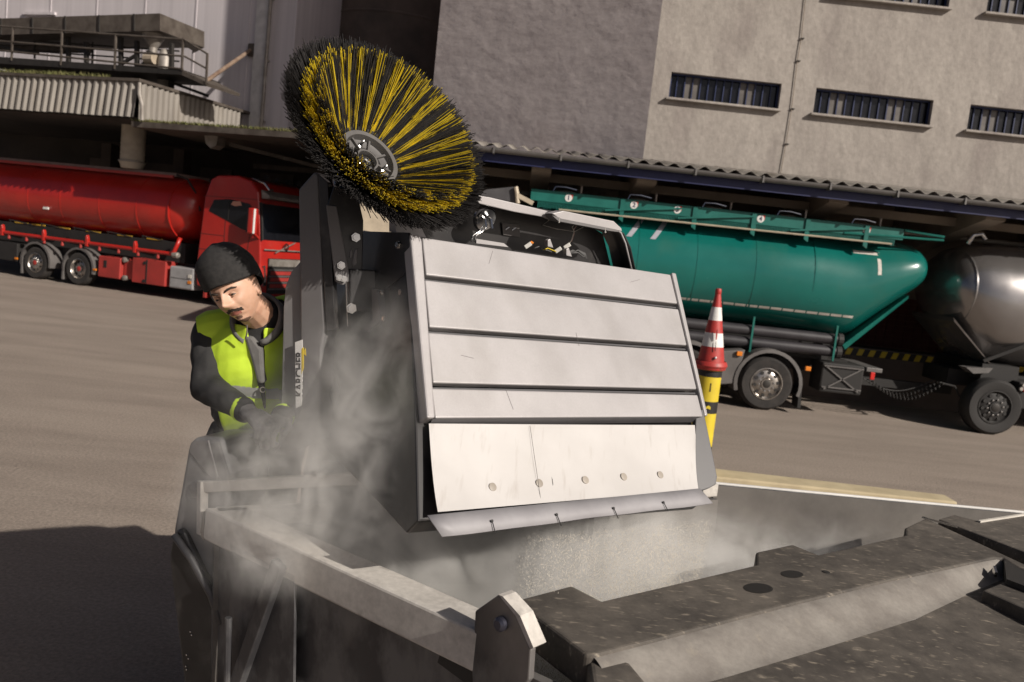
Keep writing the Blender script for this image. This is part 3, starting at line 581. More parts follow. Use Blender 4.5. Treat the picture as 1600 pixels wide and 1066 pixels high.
arch(rt, (5.25, -.01, .52), .60, .4, RX, a0=0, a1=180, mat=red_dull)
rb().prism([(4.62, -.01, .2), (4.7, -.01, .2), (4.72, -.01, .8), (4.66, -.01, .8)], (0, .3, 0)).build('mud_flap', red_dull, rt)
# mirror
mi = rb().box((6.14, -.30, 2.12), (6.32, -.06, 2.82)).build('mirror', red_paint, cabo, .04)
rb().box((6.1, -.28, 2.16), (6.14, -.08, 2.78)).build('mirror_glass', glass_dark, mi); rb().box((6.32, -.29, 2.14), (6.345, -.22, 2.8)).build('mirror_edge', white_m, mi, .005)
rb().prism([(6.2, -.2, 2.15), (6.3, -.2, 2.15), (6.36, .02, 1.98), (6.24, .02, 1.98)], (0, 0, .05)).build('mirror_arm', red_paint, mi)
# front
def fx(z): 
    return 6.26+(3.0-z)*.13 if z > 1.6 else 6.44+.02
ws = rb().add([(fx(2.98)+.012, .08, 2.98), (fx(2.98)+.012, 2.37, 2.98), (fx(2.0)+.012, 2.4, 2.0), (fx(2.0)+.012, .05, 2.0), (fx(2.98)-.05, .08, 2.98), (fx(2.98)-.05, 2.37, 2.98), (fx(2.0)-.05, 2.4, 2.0), (fx(2.0)-.05, .05, 2.0)], [(0, 3, 2, 1), (0, 1, 5, 4), (3, 7, 6, 2), (0, 4, 7, 3), (1, 2, 6, 5)]).build('windscreen', glass_dark, cabo)
rb().beam((6.28, .05, 3.0), (6.42, .03, 1.98), .05, .07).build('pillar', chassis_m, cabo)
rb().prism([(6.22, .1, 3.34), (6.5, .1, 3.2), (6.52, .1, 3.12), (6.26, .1, 3.1)], (0, 2.25, 0)).build('sun_visor', duct, cabo, .01)
lb = rb().tube([(5.9, .12, 3.62), (6.3, .12, 3.52), (6.45, .14, 3.36), (6.45, .3, 3.36)], .03, 8).build('roof_bar', chrome, cabo); rb().tube([(6.1, .1, 3.62), (6.1, 2.3, 3.62)], .025, 8).build('light_bar', chassis_m, cabo)
for y in (.5, 1.0, 1.5, 2.0): rb().lathe((6.1, y, 3.68), (1, 0, 0), [(.0, -.06), (.08, -.05), (.09, .04), (0, .05)], 12).build('roof_lamp', chassis_m, cabo)
rb().box((6.46, .1, 1.72), (6.475, 2.35, 1.75)).build('trim_strip', duct, cabo)
rb().beam((6.475, .6, 1.66), (6.45, 1.55, 1.98), .02, .03).build('badge_bar', duct, cabo)
rb().lathe((6.46, 1.1, 1.83), (1, 0, 0), [(.07, 0), (.07, .02), (.11, .02), (.11, 0)], 20).build('badge_ring', chrome, cabo)
gl = rb().box((6.455, .32, .5), (6.475, 2.13, 1.5)).build('grille', chassis_m, cabo)
rb().box((6.47, .34, 1.28), (6.49, 2.1, 1.48)).build('grille_bar', duct, gl)
for z in (1.18, 1.0, .82, .64): rb().box((6.47, .36, z-.02), (6.485, 2.1, z+.02)).build('grille_bar', gutter_m, gl)
for z in (1.09, .91, .73): rb().box((6.47, .45, z-.05), (6.479, 2.0, z+.05)).build('grille_mesh', red_dull, gl)
hl = rb().prism([(6.455, .06, 1.28), (6.455, .18, 1.30), (6.455, .28, .75), (6.455, .12, .72), (6.455, .16, .82), (6.455, .2, .9), (6.455, .12, 1.24)], (.025, 0, 0)).build('headlamp', chrome, cabo); rb().box((6.48, .14, .74), (6.49, .26, .84)).build('lamp_lens', glass_dark, hl)

# ------------------------------------------------------------------ bollard, cone, kerb
bp_ = V((2.35, 9.7, 0))
bo = thing('bollard', 'yellow steel bollard with black bands under the traffic cone', 'bollard', bp_)
MB().lathe(bp_, (0, 0, 1), [(.138, 0), (.138, 1.36), (.12, 1.38), (0, 1.38)], 28).build('post', bollard_y, bo, smooth=40)
for (z0, z1) in ((.84, .98), (1.27, 1.34), (.3, .44)): MB().lathe(bp_, (0, 0, 1), [(.138, z0), (.1405, z0), (.1405, z1), (.138, z1)], 28).build('band', black_m, bo, smooth=40)
MB().add([bp_+V((-.03+.06*a, -.142, .89+.04*b)) for a, b in ((0, 0), (.4, .3), (1, 0), (1, .8), (.6, 1.2), (.2, .9))], [(0, 1, 2, 3, 4, 5)]).build('chipped_paint', bollard_y, bo)
MB().box((bp_.x-.008, bp_.y-.1415, 1.10), (bp_.x+.004, bp_.y-.136, 1.2)).build('scratch', black_m, bo)
cn = thing('traffic_cone', 'red and white traffic cone set on top of the yellow bollard', 'cone', (2.35, 9.7, 1.38))
cb_ = V((2.345, 9.7, 1.38))
# leans slightly to the left, like the photograph
CX = Matrix.Translation(cb_) @ Matrix.Rotation(math.radians(-1.5), 4, 'Y')
def cr(z): return .165-(.165-.028)*(z/.88)
b = MB(CX).lathe((0, 0, 0), (0, 0, 1), [(.12, 0), (.185, .0), (.195, .02), (.187, .05), (.172, .07)], 32).build('base', cone_red, cn, smooth=40)
MB(CX).lathe((0, 0, 0), (0, 0, 1), [(.172, -.03), (.18, -.02), (.18, 0.0)], 32).build('base_ring', cone_red, cn, smooth=40)
zs = [(.05, .24, cone_red), (.24, .40, white_m), (.40, .545, cone_red), (.545, .70, white_m), (.70, .85, cone_red)]
for (z0, z1, mm) in zs: MB(CX).lathe((0, 0, 0), (0, 0, 1), [(cr(z0), z0), (cr(z1), z1)], 32).build('band', mm, cn, smooth=True)
MB(CX).lathe((0, 0, 0), (0, 0, 1), [(cr(.85), .85), (.036, .855), (.036, .9), (.028, .915), (0, .915)], 20).build('tip', cone_red, cn, smooth=40)
MB(CX).lathe((.01, -.155, .12), (0, -1, .1), [(.016, -.01), (.016, .012), (0, .016)], 10).build('rivet', chrome, cn)
MB(CX).prism([(-.005, -.138, .33), (.008, -.138, .33), (.012, -.128, .45), (-.008, -.128, .43)], (0, -.004, 0)).build('torn_sleeve', cone_red, cn)
MB(CX).prism([(-.004, -.151, .2), (.004, -.151, .2), (.004, -.137, .31), (0, -.137, .31)], (0, -.004, 0)).build('torn_sleeve', black_m, cn)
kb = MB().prism([(1.2, 9.5, 0), (5.4, 9.55, 0), (5.4, 9.85, 0), (1.2, 9.95, 0)], (0, 0, .12)).build('kerb', kerb_y, None, .02)
tag(kb, 'low yellow painted kerb on the yard just beyond the skip', 'kerb')

# ------------------------------------------------------------------ waste container (skip)
RZ = 1.5
A = atZ(320, 793, RZ); B = atZ(742, 985, RZ); Cc = atZ(1112, 752, RZ); D = atZ(1620, 800, RZ)
UL = V((.828, .56, 0)); NP = A+(B-A)*1.75; FR = V((3.35, 3.05, RZ))
poly = [A, Cc, D, FR, NP]
sk = thing('waste_container', 'galvanised steel skip with dusty rim being filled with powder', 'container', (1.2, 2.8, 0))
ctr = sum(poly, V((0, 0, 0)))/5
def inset(p, d): 
    q = ctr-p; q.z = 0; return p+q.normalized()*d
for i in range(5):
    p, q = poly[i], poly[(i+1) % 5]; pi, qi = inset(p, .03), inset(q, .03)
    mid = (pi+qi)/2; d = (q-p).normalized(); nrm = V((d.y, -d.x, 0)); nrm = nrm if nrm.dot(ctr-mid) > 0 else -nrm
    lo_p = inset(p, .10).copy(); lo_q = inset(q, .10).copy(); lo_p.z = lo_q.z = .18
    zt_ = RZ-(.07 if i != 1 else .008); pi, qi = (pi, qi) if i != 1 else (inset(p, .006), inset(q, .006)); t1 = V((pi.x, pi.y, zt_)); t2 = V((qi.x, qi.y, zt_))
    MB().prism([t1, t2, lo_q, lo_p], nrm*.03).build('wall', galv, sk)
    if i in (0, 1): MB().prism([t1+nrm*.031, t2+nrm*.031, lo_q+nrm*.031, lo_p+nrm*.031], nrm*.004).build('inner_lining', inner_m, sk)
MB().prism([V((inset(p, .1).x, inset(p, .1).y, .18)) for p in poly], (0, 0, .04)).build('floor', inner_m, sk)
# thick near rim A-B, thin rims elsewhere
nAB = V(((B-A).y, -(B-A).x, 0)).normalized(); nAB = nAB if nAB.dot(ctr-A) > 0 else -nAB
dAB = (B-A).normalized()
MB().prism([A, A+(B-A)*1.02, A+(B-A)*1.02+nAB*.118, A+nAB*.118+dAB*.07], (0, 0, -.115)).build('rim', rim_dust, sk, .008)
for (p, q, rw, rh) in ((A+V((.03, .02, 0)), Cc, .05, .06), (Cc, D, .018, .014)):
    d = (q-p).normalized(); nr = V((d.y, -d.x, 0)); nr = nr if nr.dot(ctr-p) > 0 else -nr
    MB().prism([p, q, q+nr*rw, p+nr*rw], (0, 0, -rh)).build('rim', rim_dust if rw > .03 else white_m, sk, .003)
# outer face of A-B side: seam, diagonal strut, plate, hinge tube
nOut = -nAB
sd0 = inset(A, .03); 
def sidept(px, py, off=.0):
    p = A+nOut*off-nOut*.0; return onpl(px, py, p, nOut)
MB().beam(sidept(437, 880, .012), sidept(368, 1075, .012), .05, .03, nOut).build('strut', galv, sk, .004)
MB().beam(sidept(460, 905, -.02), sidept(458, 1080, -.02), .012, .012, nOut).build('panel_seam', black_m, sk)
MB().prism([sidept(360, 850, .0), sidept(460, 900, .0), sidept(458, 1080, .0), sidept(356, 1080, .0)], nAB*.01).build('corner_plate', galv, sk)
MB().tube([sidept(357, 965, .03), sidept(355, 1080, .03)], .012, 10).build('hinge_tube', galv, sk)
# bracket frame at the left corner
f0, f1, f2 = atY(316, 835, 2.82), atY(316, 760, 2.84), atY(575, 747, 2.72)
MB().beam(f0, f1+V((0, 0, .02)), .03, .035).build('handle_post', rim_dust, sk, .004); MB().beam(f1, f2, .03, .04).build('handle_bar', rim_dust, sk, .004)
MB().prism([atY(312, 835, 2.8), atY(318, 800, 2.8), atY(320, 838, 2.8), atY(318, 845, 2.8)], (0, .05, 0)).build('handle_lug', duct, sk)
# hinge bracket with bolt
hb = atY(785, 1000, 2.02); nb = V((-.66, -.751, 0))
brk = MB().prism([onpl(x, y, hb, nb) for x, y in [(737, 1050), (742, 955), (779, 929), (806, 960), (829, 1015), (826, 1063), (790, 1110), (740, 1110)]], -nb*.022).build('hinge_bracket', galv, sk, .004)
MB().prism([onpl(x, y, hb, nb)+nb*.001 for x, y in [(779, 929), (786, 932), (813, 962), (834, 1012), (829, 1015), (806, 962)]], -nb*.05).build('bracket_edge', rim_dust, brk)  # pale colour on this edge paints in the sunlight on the bevel
MB().lathe(onpl(785, 974, hb, nb), nb, [(.019, -.01), (.019, .014), (.012, .02), (0, .02)], 16).build('pivot_bolt', M('blued_bolt', (.09, .09, .12), .4, .8), brk, smooth=40)
MB().beam(atZ(700, 1010, 1.4), atZ(790, 1075, 1.36), .06, .08).build('stop_block', black_m, sk)
# black plastic lid: a thing hinged to the skip
ld = thing('container_lid', 'weathered black plastic lid closed over the near half of the skip', 'lid', (1.2, 2.2, 1.4))
top = [(802, 938), (893, 914), (940, 938), (1181, 882), (1181, 862), (1238, 850), (1278, 866), (1414, 836), (1414, 824), (1446, 809), (1530, 848), (1620, 890), (1620, 905), (1567, 872), (1555, 871), (1390, 906), (1230, 945), (1060, 990), (930, 1023), (915, 1021)]
MB().prism([atZ(x, y, RZ+.02) for x, y in top], (0, 0, -.10)).build('rim_band', lid_m, ld, .011, seg=3)
fe = [(1567, 872), (1480, 887), (1390, 907), (1230, 946), (1060, 991), (925, 1024)]
lw = [(1568, 905), (1510, 930), (1430, 968), (1290, 1012), (1130, 1060), (975, 1100)]
r0 = [atZ(x, y+.5, RZ+.012) for x, y in fe]; r1 = [atZ(x, y, RZ-.04) for x, y in lw]
b = MB(); n_ = 24; vs = []
def interp(ps, t):
    k = t*(len(ps)-1); i = min(int(k), len(ps)-2); return ps[i].lerp(ps[i+1], k-i)
for i in range(n_+1):
    t = i/n_; a0, a1 = interp(r0, t), interp(r1, t)
    for j in range(9):
        s = j/8; p = a0.lerp(a1, s); p.z = a0.z+(a1.z-a0.z)*(s*s*(3-2*s)); vs.append(p)
fs = [(i*9+j, i*9+j+1, (i+1)*9+j+1, (i+1)*9+j) for i in range(n_) for j in range(8)]
b.add(vs, fs).build('sloped_step', lid_side, ld, smooth=True)
# recessed field, gently dished
vs = []; nx, ny = 20, 14
for j in range(ny+1):
    for i in range(nx+1):
        a0 = interp(r1, 1-i/nx); far = V((a0.x+.62, a0.y-.95, a0.z)); p = a0.lerp(far, j/ny)
        p.z -= .028*math.sin(math.pi*min(1, j/6)*.5)*(1+.3*math.sin(i*1.1)) * (1 if j else 0); vs.append(p)
MB().add(vs, [(j*(nx+1)+i, j*(nx+1)+i+1, (j+1)*(nx+1)+i+1, (j+1)*(nx+1)+i) for j in range(ny) for i in range(nx)]).build('field', lid_m, ld, smooth=True)
# end ridge at lower left, cross rib and small raised pad on the right
MB().prism([atZ(x, y, RZ+.0) for x, y in [(918, 1026), (972, 1018), (1020, 1075), (1000, 1110), (930, 1110)]], (0, 0, -.1)).build('end_ridge', lid_m, ld, .015, seg=3)
MB().prism([atZ(x, y, RZ-.06) for x, y in [(1000, 1075), (1100, 1052), (1130, 1085), (1010, 1110)]], (0, 0, -.05)).build('moulded_rib', lid_m, ld, .01)
MB().prism([atZ(x, y, RZ-.005) for x, y in [(1535, 922), (1570, 908), (1640, 930), (1640, 968)]], (0, 0, -.06)).build('raised_pad', lid_m, ld, .008)
MB().prism([atZ(x, y, RZ+.018) for x, y in [(1569, 874), (1640, 905), (1640, 930), (1573, 905)]], (0, 0, -.03)).build('cross_rib', black_m, ld)
for (x, y, rx, ry) in ((1185, 919, .055, .03), (1238, 897, .045, .024)):
    c = atZ(x, y, RZ+.0215); MB().add([c+UL*(rx*math.cos(a))*1.0+V((.56, -.828, 0))*(ry*math.sin(a)*1.2) for a in [2*math.pi*k/24 for k in range(24)]], [tuple(range(24))]).build('wet_stain', M('wet_plastic', (.008, .007, .007), .5), ld)
c = atZ(1291, 894, RZ+.021); MB().lathe(c, (0, 0, 1), [(.012, -.01), (.012, .0015), (0, .0015)], 14).build('bolt_hole', black_m, ld)
MB().beam(atZ(1553, 888, RZ+.01), atZ(1556, 898, RZ-.0), .008, .02).build('clip', chrome, ld)
l2 = thing('container_lid', 'second black lid leaf at the far right corner of the skip', 'lid', (2.4, 3.5, 1.5))
MB().prism([atZ(x, y, RZ+.03) for x, y in [(1466, 811), (1490, 804), (1530, 814), (1620, 800), (1640, 800), (1640, 880), (1600, 862)]], (0, 0, -.05)).build('leaf', lid_m, l2, .008)
MB().beam(atZ(1441, 808, RZ+.028), atZ(1497, 824, RZ+.028), .006, .008).build('edge_wire', chrome, l2); MB().beam(atZ(1530, 815, RZ+.035), atZ(1640, 798, RZ+.035), .012, .008).build('edge_trim', tape_m, l2)

# ------------------------------------------------------------------ sweeper with raised hopper
P0 = V((-.340, 2.75, 2.505)); hu = V((.803, .594, -.043)); hv = V((.196, -.555, -.809)); hn = V((-.509, .647, -.567))
def HW(s, t, w_): return P0+hu*s+hv*t+hn*w_
swp = thing('sweeper', 'black and grey ride on sweeper with its hopper raised and tipped over the skip', 'sweeper', (-.7, 3.9, 0))
def hbox(s0, s1, t0, t1, w0, w1): 
    return MB().add([HW(s, t, w_) for (s, t, w_) in [(s0, t0, w0), (s1, t0, w0), (s1, t1, w0), (s0, t1, w0), (s0, t0, w1), (s1, t0, w1), (s1, t1, w1), (s0, t1, w1)]], [(0, 3, 2, 1), (4, 5, 6, 7), (0, 1, 5, 4), (1, 2, 6, 5), (2, 3, 7, 6), (3, 0, 4, 7)])
# hopper body: side outline (t,w) swept along hu
so_ = [(.0, .03), (-.26, .37), (-.16, .6), (-.03, .775), (.43, .77), (.79, .32), (.95, .13), (.935, .06), (.66, .045)]
MB().prism([HW(-.025, t, w_) for t, w_ in so_], hu*1.215).build('hopper', mach_black, swp, .006)
tt = [(-.0, .146), (.166, .338), (.358, .530), (.548, .645)]
for (t0, t1) in tt:
    o = MB().add([HW(s, t, w_) for (s, t, w_) in [(.012, t0, 0), (1.205, t0-.012, 0), (1.208, t1-.018, 0), (.018, t1, 0), (.012, t0, .03), (1.205, t0-.012, .03), (1.208, t1-.018, .03), (.018, t1, .03)]], [(0, 3, 2, 1), (4, 5, 6, 7), (0, 1, 5, 4), (1, 2, 6, 5), (2, 3, 7, 6), (3, 0, 4, 7)]).build('front_panel', panel_lt, swp, .005, seg=3)
    if t1 < .6:
        MB().add([HW(s, t, w_) for (s, t, w_) in [(.018, t1+.010, .012), (1.208, t1-.008, .012), (1.208, t1-.001, .012), (.018, t1+.017, .012), (.018, t1+.010, .03), (1.208, t1-.008, .03), (1.208, t1-.001, .03), (.018, t1+.017, .03)]], [(0, 3, 2, 1), (4, 5, 6, 7), (0, 1, 5, 4), (1, 2, 6, 5), (2, 3, 7, 6), (3, 0, 4, 7)]).build('panel_fold', mach_grey, swp)
MB().add([HW(*p) for p in [(-.035, -.005, -.004), (.008, -.005, -.004), (.016, .645, -.004), (-.012, .645, -.004), (-.035, -.005, .05), (.008, -.005, .05), (.016, .645, .05), (-.012, .645, .05)]], [(0, 3, 2, 1), (4, 5, 6, 7), (0, 1, 5, 4), (1, 2, 6, 5), (2, 3, 7, 6), (3, 0, 4, 7)]).build('edge_strip', panel_lt, swp, .006)
MB().add([HW(*p) for p in [(1.209, -.02, -.006), (1.235, -.02, -.006), (1.232, .625, -.006), (1.214, .625, -.006), (1.209, -.02, .05), (1.235, -.02, .05), (1.232, .625, .05), (1.214, .625, .05)]], [(0, 3, 2, 1), (4, 5, 6, 7), (0, 1, 5, 4), (1, 2, 6, 5), (2, 3, 7, 6), (3, 0, 4, 7)]).build('edge_strip', panel_lt, swp, .006)
# cream liner, dished, and lip
vs = []; nx, ny = 16, 12
for j in range(ny+1):
    for i in range(nx+1):
        s = i/nx; t = j/ny; sl_ = .012+(.995)*0; sR = 1.175-.085*t
        ww = .016-.020*t**3+.002*math.sin(math.pi*s); vs.append(HW(.004+(sR-.004)*s, .656+(.272-.018*s)*t, ww))
lo = MB().add(vs, [(j*(nx+1)+i, j*(nx+1)+i+1, (j+1)*(nx+1)+i+1, (j+1)*(nx+1)+i) for j in range(ny) for i in range(nx)]).build('liner', liner_m, swp, smooth=True)
vs = []; nx = 24
for i in range(nx+1):
    s = i/nx; wv = .0012*math.sin(s*9)+.0008*math.sin(s*23)
    a = HW(-.034+1.124*s, .938-.028*s, -.008); c = HW(.0+1.125*s, 1.003-.033*s+wv, -.022+wv*.5); mid = a.lerp(c, .5)-hn*.0005
    vs += [a, mid, c]
lp = MB().add(vs, [(3*i+j, 3*i+3+j, 3*i+4+j, 3*i+1+j) for i in range(nx) for j in range(2)]).build('lip', lip_m, swp, smooth=True)
sm = lp.modifiers.new('s', 'SOLIDIFY'); sm.thickness = .004
for (px, py, qx, qy) in [(769, 814, 774, 833), (870, 804, 877, 822), (959, 794, 966, 810), (1037, 785, 1044, 799)]:
    a = onpl(px, py, HW(.5, .95, -.026), hn); c = onpl(qx, qy, HW(.5, .98, -.034), hn)
    MB().lathe(a, -hn, [(.0042, -.004), (.0042, .001), (0, .001)], 12).build('slit_hole', black_m, lp); MB().beam(a, c, .0022, .002, hn).build('slit', black_m, lp)
for (px, py) in [(770, 761), (843, 755), (915, 750), (975, 745), (1032, 742)]:
    a = onpl(px, py, HW(.5, .87, .006), hn); MB().lathe(a, -hn, [(.013, -.03), (.013, .001), (.011, .0016), (0, .0016)], 18).build('liner_rivet', tan_m, lo, smooth=40)
for (px, py, qx, qy, w_) in [(828, 665, 846, 788, .0008), (862, 745, 868, 788, .005)]:
    a = onpl(px, py, HW(.5, .8, .0125), hn); c = onpl(qx, qy, HW(.5, .9, .001), hn); MB().beam(a, c, w_*.7, .0016, hn).build('scratch', fender_m, lo)
MB().add([HW(*p) for p in [(.01, .646, .002), (1.2, .628, .002), (1.19, .64, .028), (.01, .658, .028)]], [(0, 1, 2, 3)]).build('panel_lower_edge', mach_grey, swp)
for (px, py, qx, qy) in [(770, 392, 764, 412), (1000, 437, 985, 441), (790, 608, 802, 640), (720, 555, 740, 560), (900, 520, 905, 541)]:
    a = onpl(px, py, HW(.5, .3, -.0006), hn); c = onpl(qx, qy, HW(.5, .3, -.0006), hn); MB().beam(a, c, .0009, .0006, hn).build('scratch', fender_m, swp)
# right side plate
rp = [(1088, 640), (1099, 640), (1106, 672), (1121, 745), (1119, 757), (1108, 763), (1086, 770), (1082, 768)]
pR = HW(1.225, .7, 0); MB().prism([onpl(x, y, pR, (hn+hu*.25).normalized()) for x, y in rp], hn*.02).build('side_plate', mach_grey, swp, .003)
# left side details on plane s=-.03
pL = HW(-.028, 0, 0); nL = -hu
def LS(x, y, o=0.): return onpl(x, y, pL+nL*o, nL)
def lplate(name, pts, th=.008, mat=mach_black, o=.001, bev=.002): return MB().prism([LS(x, y, o) for x, y in pts], nL*th).build(name, mat, swp, bev)
lplate('side_plate', [(570, 362), (642, 364), (657, 500), (640, 510), (600, 545), (545, 548), (535, 480)], .01)
lplate('stiffener', [(605, 545), (655, 502), (660, 560), (672, 660), (676, 790), (668, 795), (650, 660), (640, 580)], .006, mach_black)
for (a, b) in (((605, 450), (633, 428)), ((612, 488), (634, 468)), ((608, 452), (612, 490)), ((625, 570), (655, 500))): MB().beam(LS(*a, .012), LS(*b, .012), .004, .004, nL).build('pressed_rib', mach_black, swp)
for (x, y, r) in [(623, 383, .011), (628, 457, .011), (663, 621, .0065), (659, 631, .0065), (664, 637, .0065), (575, 600, .006), (574, 628, .006)]: bolt(LS(x, y, .012), nL, r, swp)
# latch with two bolts
lplate('latch', [(592, 452), (602, 455), (608, 498), (602, 508), (584, 520), (580, 515), (594, 500)], .03, mach_grey, .01, .004)
bolt(LS(597, 457, .04), nL, .007, swp); bolt(LS(600, 498, .04), nL, .007, swp)
# arm of the brush: channel pieces standing on the left of the hopper
pA = atY(540, 400, 2.86); nA = V((.35, -.93, .05)).normalized()
def AP(x, y, o=0.): return onpl(x, y, pA+nA*o, nA)
def aplate(name, pts, th, mat=mach_black, o=0., bev=.003, parent=swp): return MB().prism([AP(x, y, o) for x, y in pts], -nA*th).build(name, mat, parent, bev)
aplate('brush_arm', [(512, 320), (522, 290), (558, 300), (568, 345), (566, 425), (546, 432), (530, 425), (522, 370)], .05)
aplate('arm_flange', [(510, 320), (526, 322), (548, 438), (536, 446), (524, 440)], .012, cover_grey, .012)
aplate('arm_block', [(546, 420), (588, 422), (592, 480), (588, 486), (560, 488), (546, 480)], .06, mach_black, .02, .006)
aplate('arm_slot', [(546, 393), (549, 388), (552, 396), (549, 404), (546, 403)], .01, cover_grey, .004)
aplate('arm_slot', [(554, 390), (560, 388), (557, 412), (551, 418), (550, 410)], .01, cover_grey, .004)
for (x, y, r) in [(556, 371, .012), (533, 415, .011), (530, 434, .009), (537, 436, .009), (549, 482, .014)]: bolt(AP(x, y, .02), nA, r, swp)
MB().tube([AP(541, 440, .01), AP(543, 495, .01), AP(544, 510, .01)], .003, 6).build('gas_spring', chrome, swp)
# tall cover panel left of hopper
pC = atY(480, 450, 2.88); nC = V((-.25, -.968, 0)).normalized()
def CP(x, y, o=0.): return onpl(x, y, pC+nC*o, nC)
MB().prism([CP(x, y) for x, y in [(466, 296), (473, 288), (491, 268), (497, 272), (504, 440), (508, 515), (502, 545), (500, 690), (470, 702), (433, 712), (436, 700), (470, 640)]], -nC*.10).build('side_cover', cover_grey, swp, .012, seg=3)
MB().prism([CP(x, y, .004) for x, y in [(497, 272), (512, 285), (524, 515), (510, 518), (505, 440)]], -nC*.03).build('cover_flange', mach_black, swp, .003)
MB().prism([CP(x, y, -.02) for x, y in [(470, 408), (455, 425), (446, 448), (443, 480), (440, 620), (434, 700), (428, 712), (468, 660), (473, 640)]], -nC*.14).build('wheel_cover', M('cover_grey_light', (.22, .215, .215), .5), swp, .015, seg=3)
dcl = MB().prism([CP(x, y, .003) for x, y in [(461, 535), (472, 531), (473, 570), (471, 634), (462, 638)]], -nC*.004).build('decal', white_m, swp)
t0, t1 = CP(466.5, 635, .0036), CP(467, 534, .0036)
text('lettering', 'KÄRCHER', frame((t0+t1)/2+V((.004, -.0005, 0)), t1-t0, (-1, 0, .1)), .036, black_m, dcl, .0005)
MB().prism([CP(x, y, .0035) for x, y in [(471, 545), (474, 543), (474, 575), (471, 585)]], -nC*.004).build('yellow_flash', yellow_m, dcl)
MB().prism([CP(x, y, .002) for x, y in [(473, 552), (477, 544), (478, 556)]], -nC*.003).build('warning_triangle', yellow_m, swp)
# hood above the hopper, dark inside, open towards the camera
pH = P0+V((-.595, .805, 0))*.26; nH = V((.595, -.805, 0))
def HP(x, y, o=0.): return onpl(x, y, pH+nH*o, nH)
hood = MB().prism([HP(x, y) for x, y in [(640, 330), (748, 318), (850, 335), (920, 352), (942, 366), (955, 420), (950, 470), (640, 420)]], -nH*.012).build('hood', mach_black, swp)
def strip(name, pts, o0, o1, mat, th=.006):
    b = MB(); vs = []
    for (x, y) in pts: p = HP(x, y); vs += [p+nH*o0, p+nH*o1]
    o = b.add(vs, [(2*i, 2*i+1, 2*i+3, 2*i+2) for i in range(len(pts)-1)]).build(name, mat, swp, smooth=30)
    sm_ = o.modifiers.new('s', 'SOLIDIFY'); sm_.thickness = th; return o
strip('hood_flange', [(700, 306), (748, 312), (850, 332), (920, 351), (942, 362), (953, 384), (962, 425)], -.004, .13, mach_black, .005)
b = MB(); hp_ = [(735, 303, 17), (800, 314, 17), (850, 326, 13)]
MB().prism([HP(x, y, .13) for x, y in [(720, 300), (748, 305), (800, 317), (858, 331), (858, 344), (845, 339), (800, 331), (745, 318), (720, 314)]], nH*.012).build('hood_edge', panel_lt, swp, .003)
MB().tube([HP(x, y, .13) for x, y in [(940, 349), (958, 354), (970, 364), (977, 380), (987, 422)]], .004, 8).build('hood_bead', panel_lt, swp, smooth=True)
flp = MB().prism([HP(x, y, .15) for x, y in [(850, 333), (868, 329), (946, 345), (958, 356), (959, 361), (940, 357), (862, 342)]], nH*.05).build('hood_flap', panel_lt, swp, .003)
MB().prism([HP(x, y, .152) for x, y in [(850, 336), (864, 341), (950, 358), (956, 362), (940, 360), (860, 345)]], nH*.05).build('flap_under', cover_grey, flp)
for (x, y) in ((874, 340), (946, 356)): MB().lathe(HP(x, y, .2), (0, 0, -1), [(.003, 0), (.003, .014), (.005, .014), (.005, .02), (0, .02)], 8).build('flap_screw', chrome, flp)
MB().lathe(HP(857, 332, .148), nH, [(.006, 0), (.006, .003), (0, .003)], 12).build('hole', black_m, swp)
MB().tube([HP(*p, .005) for p in [(862, 341), (848, 352), (870, 358), (898, 362), (915, 353)]], .0014, 5).build('wire_loop', conn_m, swp)
# beacon lamp on bent bracket
lc_ = HP(757, 342, .10); ln = (nH+V((.1, 0, -.45))).normalized()
lm = MB().lathe(lc_, ln, [(0, -.03), (.036, -.022), (.043, -.004), (.045, .004), (.041, .012), (.03, .008), (0, .006)], 32).build('work_lamp', chrome, swp, smooth=40)
MB().lathe(lc_, ln, [(.0455, -.006), (.048, 0), (.0455, .006)], 32).build('lamp_seal', mach_grey, lm, smooth=True)
for sx in (-.011, .011): MB().prism([lc_+RT*(sx-.003)+UP*.012+ln*.012, lc_+RT*(sx+.003)+UP*.012+ln*.012, lc_+RT*(sx+.003)-UP*.02+ln*.02, lc_+RT*(sx-.003)-UP*.02+ln*.02], ln*.015).build('lamp_bracket', chrome, lm)
for dx in (0, 5): MB().tube([HP(756+dx, 351, .12), HP(750+dx, 361, .13), HP(739+dx, 368, .13), HP(736+dx, 378, .13)], .0035, 8).build('lamp_stem', chrome, lm, smooth=True)
pl = MB().prism([HP(x, y, .004) for x, y in [(783, 348), (810, 351), (812, 371), (785, 367)]], nH*.006).build('cover_plate', fender_m, swp, .002)
for (x, y) in ((793, 358), (803, 359)): MB().beam(HP(x-3, y+1, .012), HP(x+3, y-3, .02), .003, .004).build('stud', chrome, pl)
MB().prism([HP(x, y, .11) for x, y in [(742, 373), (785, 380), (792, 386), (742, 380)]], nH*.01).build('top_bracket', panel_lt, swp)
for i, (x, y) in enumerate([(851, 377), (880, 391)]): MB().prism([HP(x, y+8, .12), HP(x+9, y+10, .12), HP(x+4, y-4, .12), HP(x, y-2, .12)], nH*.02).build('lug', panel_lt, swp, .002)
def wire(pts, r, mat, name='wire', o=.1): return MB().tube([HP(x, y, o) for x, y in pts], r, 6).build(name, mat, swp, smooth=True)
wire([(911, 345), (898, 350), (894, 355), (897, 362), (893, 375), (890, 380)], .0016, wire_w); wire([(914, 344), (902, 351), (897, 358), (897, 366), (893, 378)], .0016, M('wire_pink', (.5, .33, .3), .5))
for (x, y, c) in ((886, 385, conn_m), (872, 391, conn_m), (825, 384, conn_m)):
    p = HP(x, y, .1); MB().beam(p-RT*.012-UP*.007, p+RT*.012+UP*.009, .013, .016).build('connector', c, swp, .002)
